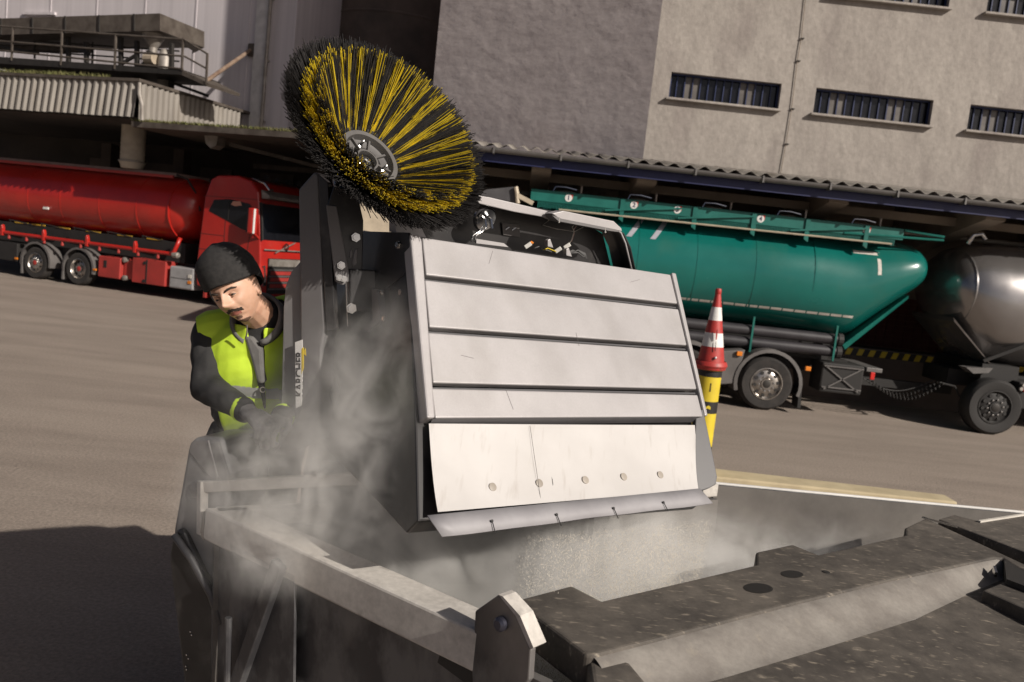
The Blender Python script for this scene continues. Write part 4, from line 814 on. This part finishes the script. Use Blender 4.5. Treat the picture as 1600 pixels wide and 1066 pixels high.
p = HP(830, 380, .1); MB().beam(p, p+RT*.004+UP*.006, .014, .012).build('connector_clip', orange_m, swp)
wire([(835, 388), (843, 385), (848, 392), (855, 391), (862, 394)], .003, loom_m, 'cable'); wire([(848, 391), (856, 388), (868, 393), (876, 389)], .0022, yellow_m)
for k in range(5): wire([(884+k, 396), (895+2*k, 391+k), (908+k, 398+k), (917-k, 404-k), (914, 396+k), (903, 391), (893, 396)], .0028, loom_m, 'cable', .09+.008*k)
MB().prism([HP(x, y, .02) for x, y in [(608, 335), (640, 340), (655, 370), (608, 362)]], nH*.05).build('rear_plate', panel_lt, swp)

# ------------------------------------------------------------------ side brush
bx_ = (RT*.80+UP*.60)*.777-FW*.63; bx_.normalize()
bc = atY(572, 252, 2.93); e1 = bx_.orthogonal().normalized(); e2 = bx_.cross(e1)
br = MB().lathe(bc, bx_, [(.055, -.012), (.06, .0), (.098, .0), (.104, .004), (.112, .02), (.112, .026), (.095, .026), (.092, .006), (.09, -.012)], 48).build('side_brush', hub_m, swp, smooth=35)
MB().lathe(bc, bx_, [(.0, -.028), (.118, -.026), (.125, -.005), (.112, .012)], 48).build('hub_dish', hub_m, br, smooth=35)
MB().lathe(bc, bx_, [(.036, -.022), (.036, .012), (.042, .012), (.042, -.022)], 28).build('hub_ring', hub_m, br, smooth=35)
for k in range(8):
    a = math.radians(22+45*k); d = e1*math.cos(a)+e2*math.sin(a); MB().beam(bc+d*.04+bx_*-.004, bc+d*.094+bx_*-.004, .007, .03, bx_).build('spoke', hub_m, br)
MB().lathe(bc, bx_, [(.022, -.02), (.022, -.004), (.014, -.004), (.013, .01), (.006, .012), (.005, .004), (0, .004)], 6).build('centre_bolt', chrome, br); MB().lathe(bc, bx_, [(.028, -.02), (.028, -.008), (0, -.008)], 24).build('washer', chrome, br)
for k in range(3):
    a = math.radians(95+120*k); d = e1*math.cos(a)+e2*math.sin(a)
    MB().lathe(bc+d*.066, bx_, [(.014, -.02), (.014, -.012), (.010, -.012), (.010, .004), (.006, .006), (.005, .03), (0, .032)], 10).build('hub_screw', chrome, br)
rk = random.Random(3); kb_, yb_ = MB(), MB(); NT = 42
def bristle(b, p, d1, d2, L, r, bend):
    q = p+d1*(L*.5)+bend*.25; t = p+d1*(L*.45)+d2*(L*.55)+bend
    ax = (t-p).normalized(); s1 = ax.orthogonal().normalized()*r; s2 = ax.cross(s1.normalized())*r; base = len(b.v)
    for c in (p, q, t):
        for (u_, v_) in ((1, 0), (-.5, .87), (-.5, -.87)): b.v.append(c+s1*u_+s2*v_)
    for i in range(2):
        for j in range(3):
            b.f.append((base+i*3+j, base+i*3+(j+1) % 3, base+i*3+3+(j+1) % 3, base+i*3+3+j))
    b.f.append((base+6, base+7, base+8))
for ring in range(3):
    for k in range(NT):
        a = 2*math.pi*(k+.33*ring)/NT; d = e1*math.cos(a)+e2*math.sin(a); tg = bx_.cross(d)
        root = bc+d*(.112+.006*ring)+bx_*(.016-.014*ring); cl = [.84, .74, .63][ring]
        MB().lathe(root, d*math.cos(cl)+bx_*math.sin(cl), [(.0075, -.012), (.0075, .012), (.006, .02)], 6).build('tuft_socket', black_m, br) if ring == 0 else None
        yel = ring == 0 and k % 2 == 0 or ring == 1
        n_ = 64 if ring < 2 else 100
        for i in range(n_):
            el = cl+rk.gauss(0, .03); az = rk.gauss(0, .08)
            dd = d*math.cos(az)+tg*math.sin(az); d1 = (dd*math.cos(el)+bx_*math.sin(el)).normalized(); d2 = (dd*math.cos(el-.02)+bx_*math.sin(el-.02)+tg*rk.gauss(0, .05)).normalized()
            isy = (ring == 0 and (k % 2 == 0) and i % 5 < 3) or (ring == 1 and i % 7 < 6)
            L = (.268 if isy else (.272 if ring == 0 else .282 if ring == 1 else .305))+rk.gauss(0, .009)
            off = tg*rk.gauss(0, .006)+bx_*rk.gauss(0, .004)
            bristle(yb_ if isy else kb_, root+off, d1, d2, L, .0014, tg*rk.gauss(0, .008)+bx_*rk.gauss(0, .006))
o = kb_.build('black_bristles', bristle_k, br); o['kind'] = 'stuff'; o = yb_.build('yellow_bristles', bristle_y, br); o['kind'] = 'stuff'
MB().tube([bc-bx_*.03, bc-bx_*.14, AP(545, 330, -.03)], [.05, .05, .035], 16).build('brush_motor', mach_black, br, smooth=40)

# ------------------------------------------------------------------ sweeper body behind the skip
pM = atY(300, 780, 2.86); nM = V((-.35, -.937, 0)).normalized()
def MP(x, y, o=0.): return onpl(x, y, pM+nM*o, nM)
MB().prism([MP(x, y) for x, y in [(291, 705), (294, 692), (303, 685), (345, 684), (362, 740), (356, 800), (330, 910), (296, 870), (268, 835)]], -nM*.22).build('front_fender', M('fender_grey', (.20, .195, .195), .45), swp, .02, seg=3)
MB().prism([MP(x, y, .004) for x, y in [(294, 706), (298, 692), (304, 688), (325, 688), (340, 745), (338, 760)]], -nM*.02).build('fender_top', cover_grey, swp, .004)
MB().lathe(MP(308, 766, .004), nM, [(.03, -.01), (.03, .004), (.02, .008), (0, .008)], 24).build('fender_disc', cover_grey, swp, smooth=40)
MB().prism([MP(x, y, .02) for x, y in [(264, 868), (270, 835), (279, 826), (288, 832), (330, 920), (362, 1000), (364, 1130), (300, 1180), (280, 1010), (267, 905)]], -nM*.45).build('bumper', mach_black, swp, .012, seg=3)
MB().tube([MP(x, y, .03) for x, y in [(272, 836), (300, 875), (330, 930), (345, 975)]], .013, 10).build('bumper_bar', mach_grey, swp, smooth=True)
MB().prism([MP(x, y, .032) for x, y in [(338, 925), (355, 915), (356, 945), (348, 950)]], -nM*.01).build('step_plate', black_m, swp)
for i in range(4): MB().beam(MP(343+i*3.2, 932-i*2, .034), MP(346+i*3.2, 930-i*2, .034), .004, .004).build('step_mark', tape_m, swp)
for (x, y) in ((298, 987), (300, 992), (292, 1023), (295, 1029), (291, 1041), (292, 1046)): MB().lathe(MP(x, y, .021), nM, [(.003, -.005), (.003, .003), (0, .004)], 8).build('screw', chrome, swp)
bk = V((-.2, .98, 0)); uu = V((.98, .2, 0)); O2 = V((-.36, 3.15, 0)); MX = frame(O2, uu, bk)
MB(MX).box((-.45, .1, .28), (1.0, 1.9, .85)).build('chassis', mach_black, swp, .04)
MB(MX).box((-.42, 1.1, .86), (.95, 1.9, 1.25)).build('engine_cover', cover_grey, swp, .05)
MB(MX).box((-.1, .85, .86), (.5, 1.15, 1.3)).build('seat', black_m, swp, .05)
for (x, y) in ((-.5, .4), (1.0, .4), (-.5, 1.55), (1.0, 1.55)): MB(MX).lathe((x, y, .26), (1, 0, 0), [(.12, -.07), (.24, -.075), (.26, -.05), (.26, .05), (.24, .075), (.12, .07), (0, .06)], 28).build('wheel', rubber, swp, smooth=35)
for x in (-.3, .85): MB(MX).beam((x, .5, .8), (x, -.12, 1.95), .09, .12).build('lift_arm', mach_black, swp, .01)
MB(MX).box((-.38, -.15, 1.2), (.75, .05, 1.62)).build('front_housing', mach_grey, swp, .03)
MB(MX).beam((-.32, -.16, 1.64), (.8, -.16, 1.64), .06, .05).build('cross_member', mach_grey, swp, .008)

# ------------------------------------------------------------------ person
def capsule(b, p, q, r0, r1, n=14):
    p, q = V(p), V(q); d = (q-p); L = d.length; d.normalize(); pts, rs = [], []
    for a in (-80, -60, -35, 0): pts.append(p+d*(r0*math.sin(math.radians(a)))); rs.append(r0*math.cos(math.radians(a)))
    for a in (0, 35, 60, 80): pts.append(q+d*(r1*math.sin(math.radians(a)))); rs.append(r1*math.cos(math.radians(a)))
    b.tube(pts, rs, n); return b
def ellip(b, c, ax, n=16):
    vs, fs = [], []; c = V(c)
    for i in range(n+1):
        th = math.pi*i/n
        for j in range(2*n):
            ph = math.pi*j/n; vs.append(c+ax[0]*(math.sin(th)*math.cos(ph))+ax[1]*(math.sin(th)*math.sin(ph))+ax[2]*math.cos(th))
    for i in range(n):
        for j in range(2*n):
            j2 = (j+1) % (2*n); fs.append((i*2*n+j, (i+1)*2*n+j, (i+1)*2*n+j2, i*2*n+j2))
    return b.add(vs, fs)
def remesh(b, name, mat, parent, voxel, smooth_it=3, disp=None):
    me = bpy.data.meshes.new('tmp'); me.from_pydata(b.v, [], b.f); o = bpy.data.objects.new('tmp', me); sc.collection.objects.link(o)
    md = o.modifiers.new('r', 'REMESH'); md.mode = 'VOXEL'; md.voxel_size = voxel; md.use_smooth_shade = True
    s = o.modifiers.new('s', 'SMOOTH'); s.factor = .5; s.iterations = smooth_it
    bpy.context.view_layer.update(); me2 = bpy.data.meshes.new_from_object(o.evaluated_get(bpy.context.evaluated_depsgraph_get())); bpy.data.objects.remove(o)
    me2.materials.clear(); me2.materials.append(mat)
    if disp:
        ns_ = [v.normal.copy() for v in me2.vertices]
        for v, nn in zip(me2.vertices, ns_): v.co += nn*disp(v.co)
    me2.polygons.foreach_set('use_smooth', [True]*len(me2.polygons)); o2 = bpy.data.objects.new(name, me2); return link(o2, parent)
pe = thing('person', 'man in black beanie, lime vest and dark jacket leaning out beside the raised hopper', 'person', (-1.05, 3.15, .86))
hc = atY(368, 452, 2.90)
ff = (RT*-.17+UP*-.27-FW*.94).normalized(); hx0 = (RT*-.31+UP*.95); hU = (hx0-ff*hx0.dot(ff)).normalized(); hX = hU.cross(ff).normalized()
if hX.dot(RT) < 0: hX = -hX
def HD(x, f, u): return hc+hX*x+ff*f+hU*u
# head sculpt in local (x side, f front, u up), chin at u=-.118, eyes at u=-.012
hb_ = MB(); nth, nph = 110, 110; vs = []
G = lambda d, s: math.exp(-d*d/(2*s*s))
for i in range(nth+1):
    th = math.pi*i/nth
    for j in range(nph):
        ph = 2*math.pi*j/nph
        x = math.sin(th)*math.cos(ph); f = math.sin(th)*math.sin(ph); u = math.cos(th)
        X_ = x*.077; F_ = f*.094; U_ = u*.118
        if u < 0: k = 1-.30*(-u)**1.6; X_ *= k; F_ *= (1-.10*(-u)**2) if f > 0 else (1-.35*(-u)**1.5)
        if f > 0:
            fl = max(0, f); F_ = F_*(1-.07*fl)
            F_ += .030*G(X_, .0095+.002*(U_ < -.035))*G(U_+.038, .011) + .020*G(X_, .0075)*G(U_+.014, .017)          # nose
            F_ += .007*G(abs(X_)-.0135, .006)*G(U_+.043, .007)                                               # nostrils
            F_ += .006*G(abs(X_)-.024, .017)*G(U_-.012, .008)                                                # brow
            F_ -= .009*G(abs(X_)-.031, .012)*G(U_+.008, .009)                                                # sockets
            F_ += .005*G(abs(X_)-.042, .014)*G(U_+.040, .014)                                                # cheeks (smile)
            F_ += .006*G(X_, .02)*G(U_+.068, .0045)+.006*G(X_, .017)*G(U_+.079, .005)-.005*G(X_, .024)*G(U_+.0735, .002)   # lips
            F_ -= .004*G(X_, .03)*G(U_+.09, .006); F_ += .010*G(X_, .02)*G(U_+.107, .012)                    # chin
            F_ -= .003*G(abs(X_)-.030-.25*(-U_-.05), .004)*G(U_+.058, .016)                                  # smile fold
        vs.append(HD(X_, F_, U_))
hb_.add(vs, [(i*nph+j, (i+1)*nph+j, (i+1)*nph+(j+1) % nph, i*nph+(j+1) % nph) for i in range(nth) for j in range(nph)])
for sx in (-1, 1):
    e = HD(sx*.077, -.008, -.02); ellip(hb_, e, [hX*.007, ff*.016, hU*.03], 10)
nk = atY(412, 500, 3.06); chst = atY(398, 565, 3.12); pel = atY(402, 672, 3.18)
shR, shL = atY(332, 520, 3.10), atY(480, 488, 3.18)
elR, wrR = atY(322, 605, 2.98), atY(382, 641, 2.84); elL, wrL = atY(480, 622, 3.08), atY(440, 652, 2.90)
capsule(hb_, HD(0, -.03, -.06), nk, .058, .066)
def torso(b, k=0., arms=True):
    sx = (shL-shR).normalized(); 
    for (c, wx, wy, wz) in ((chst+V((0, 0, .07)), .19, .125, .13), (chst, .185, .13, .14), ((chst+pel)/2, .17, .12, .14), (pel, .17, .12, .12)):
        ellip(b, c, [sx*(wx+k), V((sx.y, -sx.x, 0)).normalized()*(wy+k), V((0, 0, 1))*(wz+k)], 14)
    capsule(b, shR, shL, .068+k, .068+k); capsule(b, nk, chst, .085+k, .12+k)
    if arms:
        capsule(b, shR, elR, .070+k, .054+k); capsule(b, elR, wrR, .054+k, .040+k); capsule(b, shL, elL, .066+k, .052+k); capsule(b, elL, wrL, .052+k, .040+k)
torso(hb_, -.012)
ft = [V((pel.x-.1, pel.y, .95)), V((pel.x+.1, pel.y+.1, .95))]
for i, s in enumerate((-1, 1)):
    hp = pel+V((.09*s, .02*s, -.06)); kn = V((pel.x+.1*s, pel.y-.05, 1.28)); capsule(hb_, hp, kn, .085, .06); capsule(hb_, kn, ft[i], .058, .045); capsule(hb_, ft[i]+V((0, .02, -.04)), ft[i]+V((0, -.12, -.05)), .045, .04)
body = remesh(hb_, 'body', skin_m, pe, .0034, 1)
wr = lambda co: .010*(abs(noise.noise(co*9))-.3)+.005*noise.noise(co*24)
jb = MB(); torso(jb, .004); jk = remesh(jb, 'jacket', jacket_m, pe, .007, 5, wr)
tb = MB()
for i, s in enumerate((-1, 1)):
    hp = pel+V((.09*s, .02*s, -.04)); kn = V((pel.x+.1*s, pel.y-.05, 1.28)); capsule(tb, hp, kn, .10, .075); capsule(tb, kn, ft[i], .072, .062); capsule(tb, ft[i]+V((0, .02, -.045)), ft[i]+V((0, -.13, -.05)), .05, .044)
ellip(tb, pel+V((0, 0, -.05)), [V((.165, 0, 0)), V((0, .12, 0)), V((0, 0, .1))], 12)
remesh(tb, 'trousers', trouser_m, pe, .009, 4, wr)
# vest: an outer shell of the torso, cut open at the neck, arms and front
vb = MB(); torso(vb, .016, False); capsule(vb, shR, shL, .082, .082)
vest = remesh(vb, 'vest', vest_m, pe, .0055, 6, lambda co: .004*noise.noise(co*7)+.002*noise.noise(co*20))
bm = bmesh.new(); bm.from_mesh(vest.data)
def pxof(p):
    v = p-CAM; d = v.dot(FW); return 800+FPX*v.dot(RT)/d, 533-FPX*v.dot(UP)/d
def keep(p):
    x, y = pxof(p); front = p.y < chst.y+.02
    if p.z < pel.z-.02: return False
    # arm holes (planes through the shoulders)
    if (p-shR).dot((shR-shL).normalized()) > .04: return False
    if (p-shL).dot((shL-shR).normalized()) > .03: return False
    if (p-nk).length < .108 and p.z > nk.z-.02: return False
    if front:      # open front
        xl = 384+(y-505)*.20 if y < 600 else 403+(y-600)*.25; xr = 411+(y-480)*.03
        if xl < x < xr and y < 640: return False
        if y < 500 and 392 < x < 412: return False
    return True
bmesh.ops.delete(bm, geom=[f for f in bm.faces if not keep(f.calc_center_median())], context='FACES')
for _ in range(4):
    bv = [v for v in bm.verts if v.is_boundary]
    nc = {}
    for v in bv:
        nb_ = [e.other_vert(v) for e in v.link_edges if e.is_boundary]
        if len(nb_) == 2: nc[v] = v.co*.4+(nb_[0].co+nb_[1].co)*.3
    for v, c in nc.items(): v.co = c
bm.to_mesh(vest.data); bm.free()
sm = vest.modifiers.new('s', 'SOLIDIFY'); sm.thickness = .004
# grey reflective band: faces of the vest in a belt
bm = bmesh.new(); bm.from_mesh(vest.data); bm.normal_update()
bmesh.ops.delete(bm, geom=[f for f in bm.faces if not (606 < pxof(f.calc_center_median())[1]-(pxof(f.calc_center_median())[0]-410)*.08 < 622)], context='FACES')
for v in bm.verts: v.co += v.normal*.004
me = bpy.data.meshes.new('reflective_band'); bm.to_mesh(me); bm.free(); me.materials.clear(); me.materials.append(reflect_m); o = bpy.data.objects.new('reflective_band', me); link(o, vest)
bk_ = atY(411, 609, 2.99); MB().lathe(bk_, -FW, [(.011, 0), (.011, .006), (.008, .006), (.008, 0)], 14).build('buckle', duct, vest)
# collar, zip
cax = (HD(0, -.035, -.07)-nk).normalized(); cfr = (ff-cax*ff.dot(cax)).normalized(); csd = cax.cross(cfr); vs = []; nc_ = 30
for i in range(nc_+1):
    a = math.radians(18+324*i/nc_); dip = .018*max(0, math.cos(a)); d = cfr*math.cos(a)+csd*math.sin(a)
    for (r, h) in ((.098, -.05), (.086, -.01), (.082, .035), (.085, .068-dip), (.092, .062-dip), (.094, .03)): vs.append(nk+d*r*(1.06+.06*math.cos(a))+cax*h+cfr*.012)
o = MB().add(vs, [(6*i+k_, 6*i+6+k_, 6*i+7+k_, 6*i+1+k_) for i in range(nc_) for k_ in range(5)]).build('collar', collar_m, jk, smooth=True)
sm = o.modifiers.new('s', 'SOLIDIFY'); sm.thickness = .004
MB().tube([atY(386, 508, 2.91), atY(386, 520, 2.92), atY(384, 530, 2.935)], .003, 6).build('zip_pull', duct, jk)
MB().prism([atY(x, y, 2.968) for x, y in [(380, 524), (394, 526), (408, 545), (412, 600), (402, 600), (390, 556)]], (0, .06, 0)).build('zip_placket', collar_m, jk, .01)
# beanie
bb = MB(); n1, n2 = 40, 64; vs = []
for i in range(n1+1):
    t = i/n1
    for j in range(n2):
        ph = 2*math.pi*j/n2; c, s = math.cos(ph), math.sin(ph)
        u0 = .034-.055*(s < 0)*(-s)-.006*abs(c)
        th = math.pi/2*(1-t); 
        if t < .35: r = 1.0+.03*math.sin(t/.35*math.pi); u = u0+(t/.35)*.062
        else:
            q = (t-.35)/.65; r = math.cos(q*math.pi/2)**.75*(.985); u = u0+.062+q**.8*.078-.02*(q > .9)*(q-.9)*5
        wob = 1+.02*noise.noise(V((c*2, s*2, t*3)))
        vs.append(HD(c*.091*r*wob, s*.108*r*wob-.004-.012*max(0, t-.35), u))
bb.add(vs, [(i*n2+j, i*n2+(j+1) % n2, (i+1)*n2+(j+1) % n2, (i+1)*n2+j) for i in range(n1) for j in range(n2)])
be = bb.build('beanie', beanie_m, pe, smooth=True); sm = be.modifiers.new('s', 'SOLIDIFY'); sm.thickness = .006
bb = MB(); vs = []
for j in range(n2+1):
    ph = 2*math.pi*j/n2; c, s = math.cos(ph), math.sin(ph); u0 = .030-.055*(s < 0)*(-s)-.006*abs(c)
    for (r, du) in ((.98, .0), (1.045, .004), (1.06, .03), (1.03, .056), (.98, .06)): vs.append(HD(c*.092*r, s*.109*r-.004, u0+du))
bb.add(vs, [(5*j+k_, 5*j+5+k_, 5*j+6+k_, 5*j+1+k_) for j in range(n2) for k_ in range(4)]).build('brim', beanie_m, be, smooth=True)
# eyes, brows, moustache, stubble, lips
for sx in (-1, 1):
    ec = HD(sx*.031, .0745, -.010); o = MB(); ellip(o, ec, [hX*.0115, ff*.009, hU*.0055], 10); o.build('eye', eye_m, pe, smooth=True)
    o = MB(); ellip(o, HD(sx*.031-.002, .0815, -.0105), [hX*.0045, ff*.003, hU*.0042], 8); o.build('iris', iris_m, pe, smooth=True)
    MB().tube([HD(sx*.043, .0745, -.010), HD(sx*.036, .083, -.0045), HD(sx*.028, .0855, -.0045), HD(sx*.019, .0815, -.011)], [.0015, .003, .003, .0015], 6).build('eyelid', skin_m, pe, smooth=True)
    MB().tube([HD(sx*.045, .0745, -.012), HD(sx*.033, .0845, -.017), HD(sx*.021, .081, -.014)], [.001, .0025, .001], 6).build('lower_lid', skin_m, pe, smooth=True)
    MB().tube([HD(sx*.052, .074, .0075), HD(sx*.040, .087, .0125), HD(sx*.026, .0945, .0105), HD(sx*.013, .0955, .005)], [.0015, .0035, .004, .0025], 6).build('eyebrow', hair_m, pe, smooth=True)
def patch(name, fx_, mat, off):
    bm = bmesh.new(); bm.from_mesh(body.data); bm.normal_update(); dl = []
    for f in bm.faces:
        c = f.calc_center_median()-hc; x, fr_, u = c.dot(hX), c.dot(ff), c.dot(hU)
        if not (fr_ > .02 and fx_(x, u)): dl.append(f)
    bmesh.ops.delete(bm, geom=dl, context='FACES')
    for v in bm.verts: v.co += v.normal*(off*(0.35+.65*(.5+.5*noise.noise(v.co*500))))
    me = bpy.data.meshes.new(name); bm.to_mesh(me); bm.free(); me.materials.clear(); me.materials.append(mat); o = bpy.data.objects.new(name, me); return link(o, pe)
patch('moustache', lambda x, u: abs(x) < .031 and -.0655 < u+.22*abs(x)*(abs(x) > .01)+.0 < -.0545+.05*abs(x)*0, hair_m, .002)
patch('goatee', lambda x, u: (abs(x) < .012 and -.097 < u < -.0875) or (abs(x) < .024 and -.116 < u < -.103), M('stubble', (.17, .095, .065), .8), .0012)
patch('lips', lambda x, u: abs(x) < .022 and -.081 < u < -.0665-.1*abs(x), lip_skin, .0008)
# gloves
def glove(wr_, el, out, up_):
    b = MB(); d = (wr_-el).normalized(); s = d.cross(up_).normalized(); n_ = s.cross(d).normalized()
    palm = wr_+d*.075; ellip(b, wr_+d*.055, [d*.06, s*.045, n_*.024], 12); capsule(b, wr_-d*.03, wr_+d*.02, .042, .034)
    for i, (o_, L) in enumerate(((-.033, .062), (-.011, .074), (.011, .07), (.032, .055))):
        p = wr_+d*.095+s*o_; q = p+d*L*.5-n_*.018; t = q+d*L*.05-n_*L*.5; capsule(b, p-d*.02, q, .0125, .0115, 8); capsule(b, q, t, .0115, .010, 8); capsule(b, t, t-d*.02-n_*.006, .010, .009, 8)
    p = wr_+d*.03-s*.04; q = p+d*.035-s*.025-n_*.01; capsule(b, p, q, .014, .0125, 8); capsule(b, q, q+d*.03+s*.006-n_*.012, .0125, .010, 8)
    g_ = remesh(b, 'glove', glove_m, pe, .0035, 2); 
    MB().lathe(wr_-d*.012, d, [(.0435, -.012), (.046, 0), (.0435, .012)], 20).build('cuff', vest_m, g_, smooth=True)
glove(wrR, elR, 1, UP); glove(wrL, elL, -1, UP)

# ------------------------------------------------------------------ falling powder and dust
sg = random.Random(5); gb = MB()
for i in range(30000):
    s = .28+.80*sg.random()**.75; y = sg.random()**.8; a = HW(s, 1.0, -.03)
    cl_ = .02*noise.noise(V((s*14, y*5, 0))); p = V((a.x+sg.gauss(0, .008)-.02*y+cl_, a.y+sg.gauss(0, .012)-.05+cl_, a.z-.01-y*.62)); r = sg.uniform(.0004, .0010)
    gb.add([p+V((r, 0, 0)), p+V((-r, 0, 0)), p+V((0, r, 0)), p+V((0, 0, r*5))], [(0, 2, 3), (2, 1, 3), (1, 0, 3), (0, 1, 2)])
o = gb.build('falling_powder', M('powder', (.72, .66, .56), .9)); o['kind'] = 'stuff'; tag(o, 'pale powder grains pouring from the hopper lip into the skip', 'powder')

def vol(name, lo, hi, blobs, dens, nscale, thr, label, aniso=.0, stretch=(1, 1, 1), planes=()):
    o = MB().box(lo, hi).build(name, None or galv); o.data.materials.clear()
    ma = bpy.data.materials.new(name); ma.use_nodes = True; n = ma.node_tree.nodes; l = ma.node_tree.links; n.clear()
    out = n.new('ShaderNodeOutputMaterial'); pv = n.new('ShaderNodeVolumePrincipled'); l.new(pv.outputs[0], out.inputs['Volume'])
    pv.inputs['Color'].default_value = (.985, .97, .945, 1); pv.inputs['Anisotropy'].default_value = aniso
    tc = n.new('ShaderNodeTexCoord'); acc = None
    for (c, r, wgt) in blobs:
        mp = n.new('ShaderNodeMapping'); mp.inputs['Scale'].default_value = [1/q for q in r]; mp.inputs['Location'].default_value = [-a/q for a, q in zip(c, r)]
        l.new(tc.outputs['Object'], mp.inputs[0]); ln = n.new('ShaderNodeVectorMath'); ln.operation = 'LENGTH'; l.new(mp.outputs[0], ln.inputs[0])
        mr = n.new('ShaderNodeMapRange'); mr.interpolation_type = 'SMOOTHSTEP'; mr.inputs[1].default_value = 1; mr.inputs[2].default_value = .15; mr.inputs[3].default_value = 0; mr.inputs[4].default_value = wgt
        l.new(ln.outputs['Value'], mr.inputs[0])
        if acc is None:
            acc = mr.outputs[0]
            for (pp, pn, soft) in planes:     # the dust lies inside these walls
                dt = n.new('ShaderNodeVectorMath'); dt.operation = 'DOT_PRODUCT'; l.new(tc.outputs['Object'], dt.inputs[0]); dt.inputs[1].default_value = pn
                mm = n.new('ShaderNodeMapRange'); mm.inputs[1].default_value = V(pp).dot(V(pn)); mm.inputs[2].default_value = V(pp).dot(V(pn))+soft; l.new(dt.outputs['Value'], mm.inputs[0])
                mt = n.new('ShaderNodeMath'); mt.operation = 'MULTIPLY'; l.new(acc, mt.inputs[0]); l.new(mm.outputs[0], mt.inputs[1]); acc = mt.outputs[0]
        else:
            ad = n.new('ShaderNodeMath'); ad.operation = 'ADD'; l.new(acc, ad.inputs[0]); l.new(mr.outputs[0], ad.inputs[1]); acc = ad.outputs[0]
    m3 = n.new('ShaderNodeMapping'); m3.inputs['Scale'].default_value = stretch; l.new(tc.outputs['Object'], m3.inputs[0])
    nz = n.new('ShaderNodeTexNoise'); nz.inputs['Scale'].default_value = nscale; nz.inputs['Detail'].default_value = 7; nz.inputs['Roughness'].default_value = .66; nz.inputs['Distortion'].default_value = 1.1; l.new(m3.outputs[0], nz.inputs['Vector'])
    r2 = n.new('ShaderNodeMapRange'); r2.inputs[1].default_value = thr[0]; r2.inputs[2].default_value = thr[1]; r2.inputs[3].default_value = thr[2] if len(thr) > 2 else .0; l.new(nz.outputs['Fac'], r2.inputs[0])
    mu = n.new('ShaderNodeMath'); mu.operation = 'MULTIPLY'; l.new(acc, mu.inputs[0]); l.new(r2.outputs[0], mu.inputs[1])
    m2 = n.new('ShaderNodeMath'); m2.operation = 'MULTIPLY'; l.new(mu.outputs[0], m2.inputs[0]); m2.inputs[1].default_value = dens
    l.new(m2.outputs[0], pv.inputs['Density']); o.data.materials.append(ma); o['kind'] = 'stuff'; tag(o, label, 'dust')
    return o
vol('dust_cloud', (-1.5, 1.95, .35), (2.5, 3.9, 2.4),
    [((.45, 2.95, 1.02), (1.7, 1.05, .66), 1.6), ((-.46, 2.66, 1.64), (.54, .40, .40), .62), ((-.40, 2.64, 1.95), (.40, .35, .46), .36), ((-.74, 2.68, 1.6), (.40, .32, .22), .32), ((-.70, 2.46, 1.46), (.26, .14, .13), .34), ((-.84, 2.80, 1.70), (.28, .28, .32), .26), ((1.5, 3.55, 1.08), (.95, .5, .42), .55)],
    14, 5.5, (.42, .64), 'pale dust cloud billowing out of the skip round the hopper', planes=((A, nAB, .06), (atZ(800, 940, RZ)+V((-.07, .10, 0)), V((-.56, .828, 0)), .3)))
ps = HW(.62, 1.0, -.03)
vol('powder_stream', (ps.x-.7, ps.y-.5, .8), (ps.x+.7, ps.y+.5, ps.z),
    [((ps.x+.10, ps.y+.02, ps.z-.36), (.60, .42, .5), 1.0)], 13, 7, (.40, .62), 'dense curtain of pale powder falling below the hopper lip', stretch=(3, 3, .45), planes=((atZ(800, 940, RZ)+V((-.005, .01, 0)), V((-.56, .828, 0)), .07),))
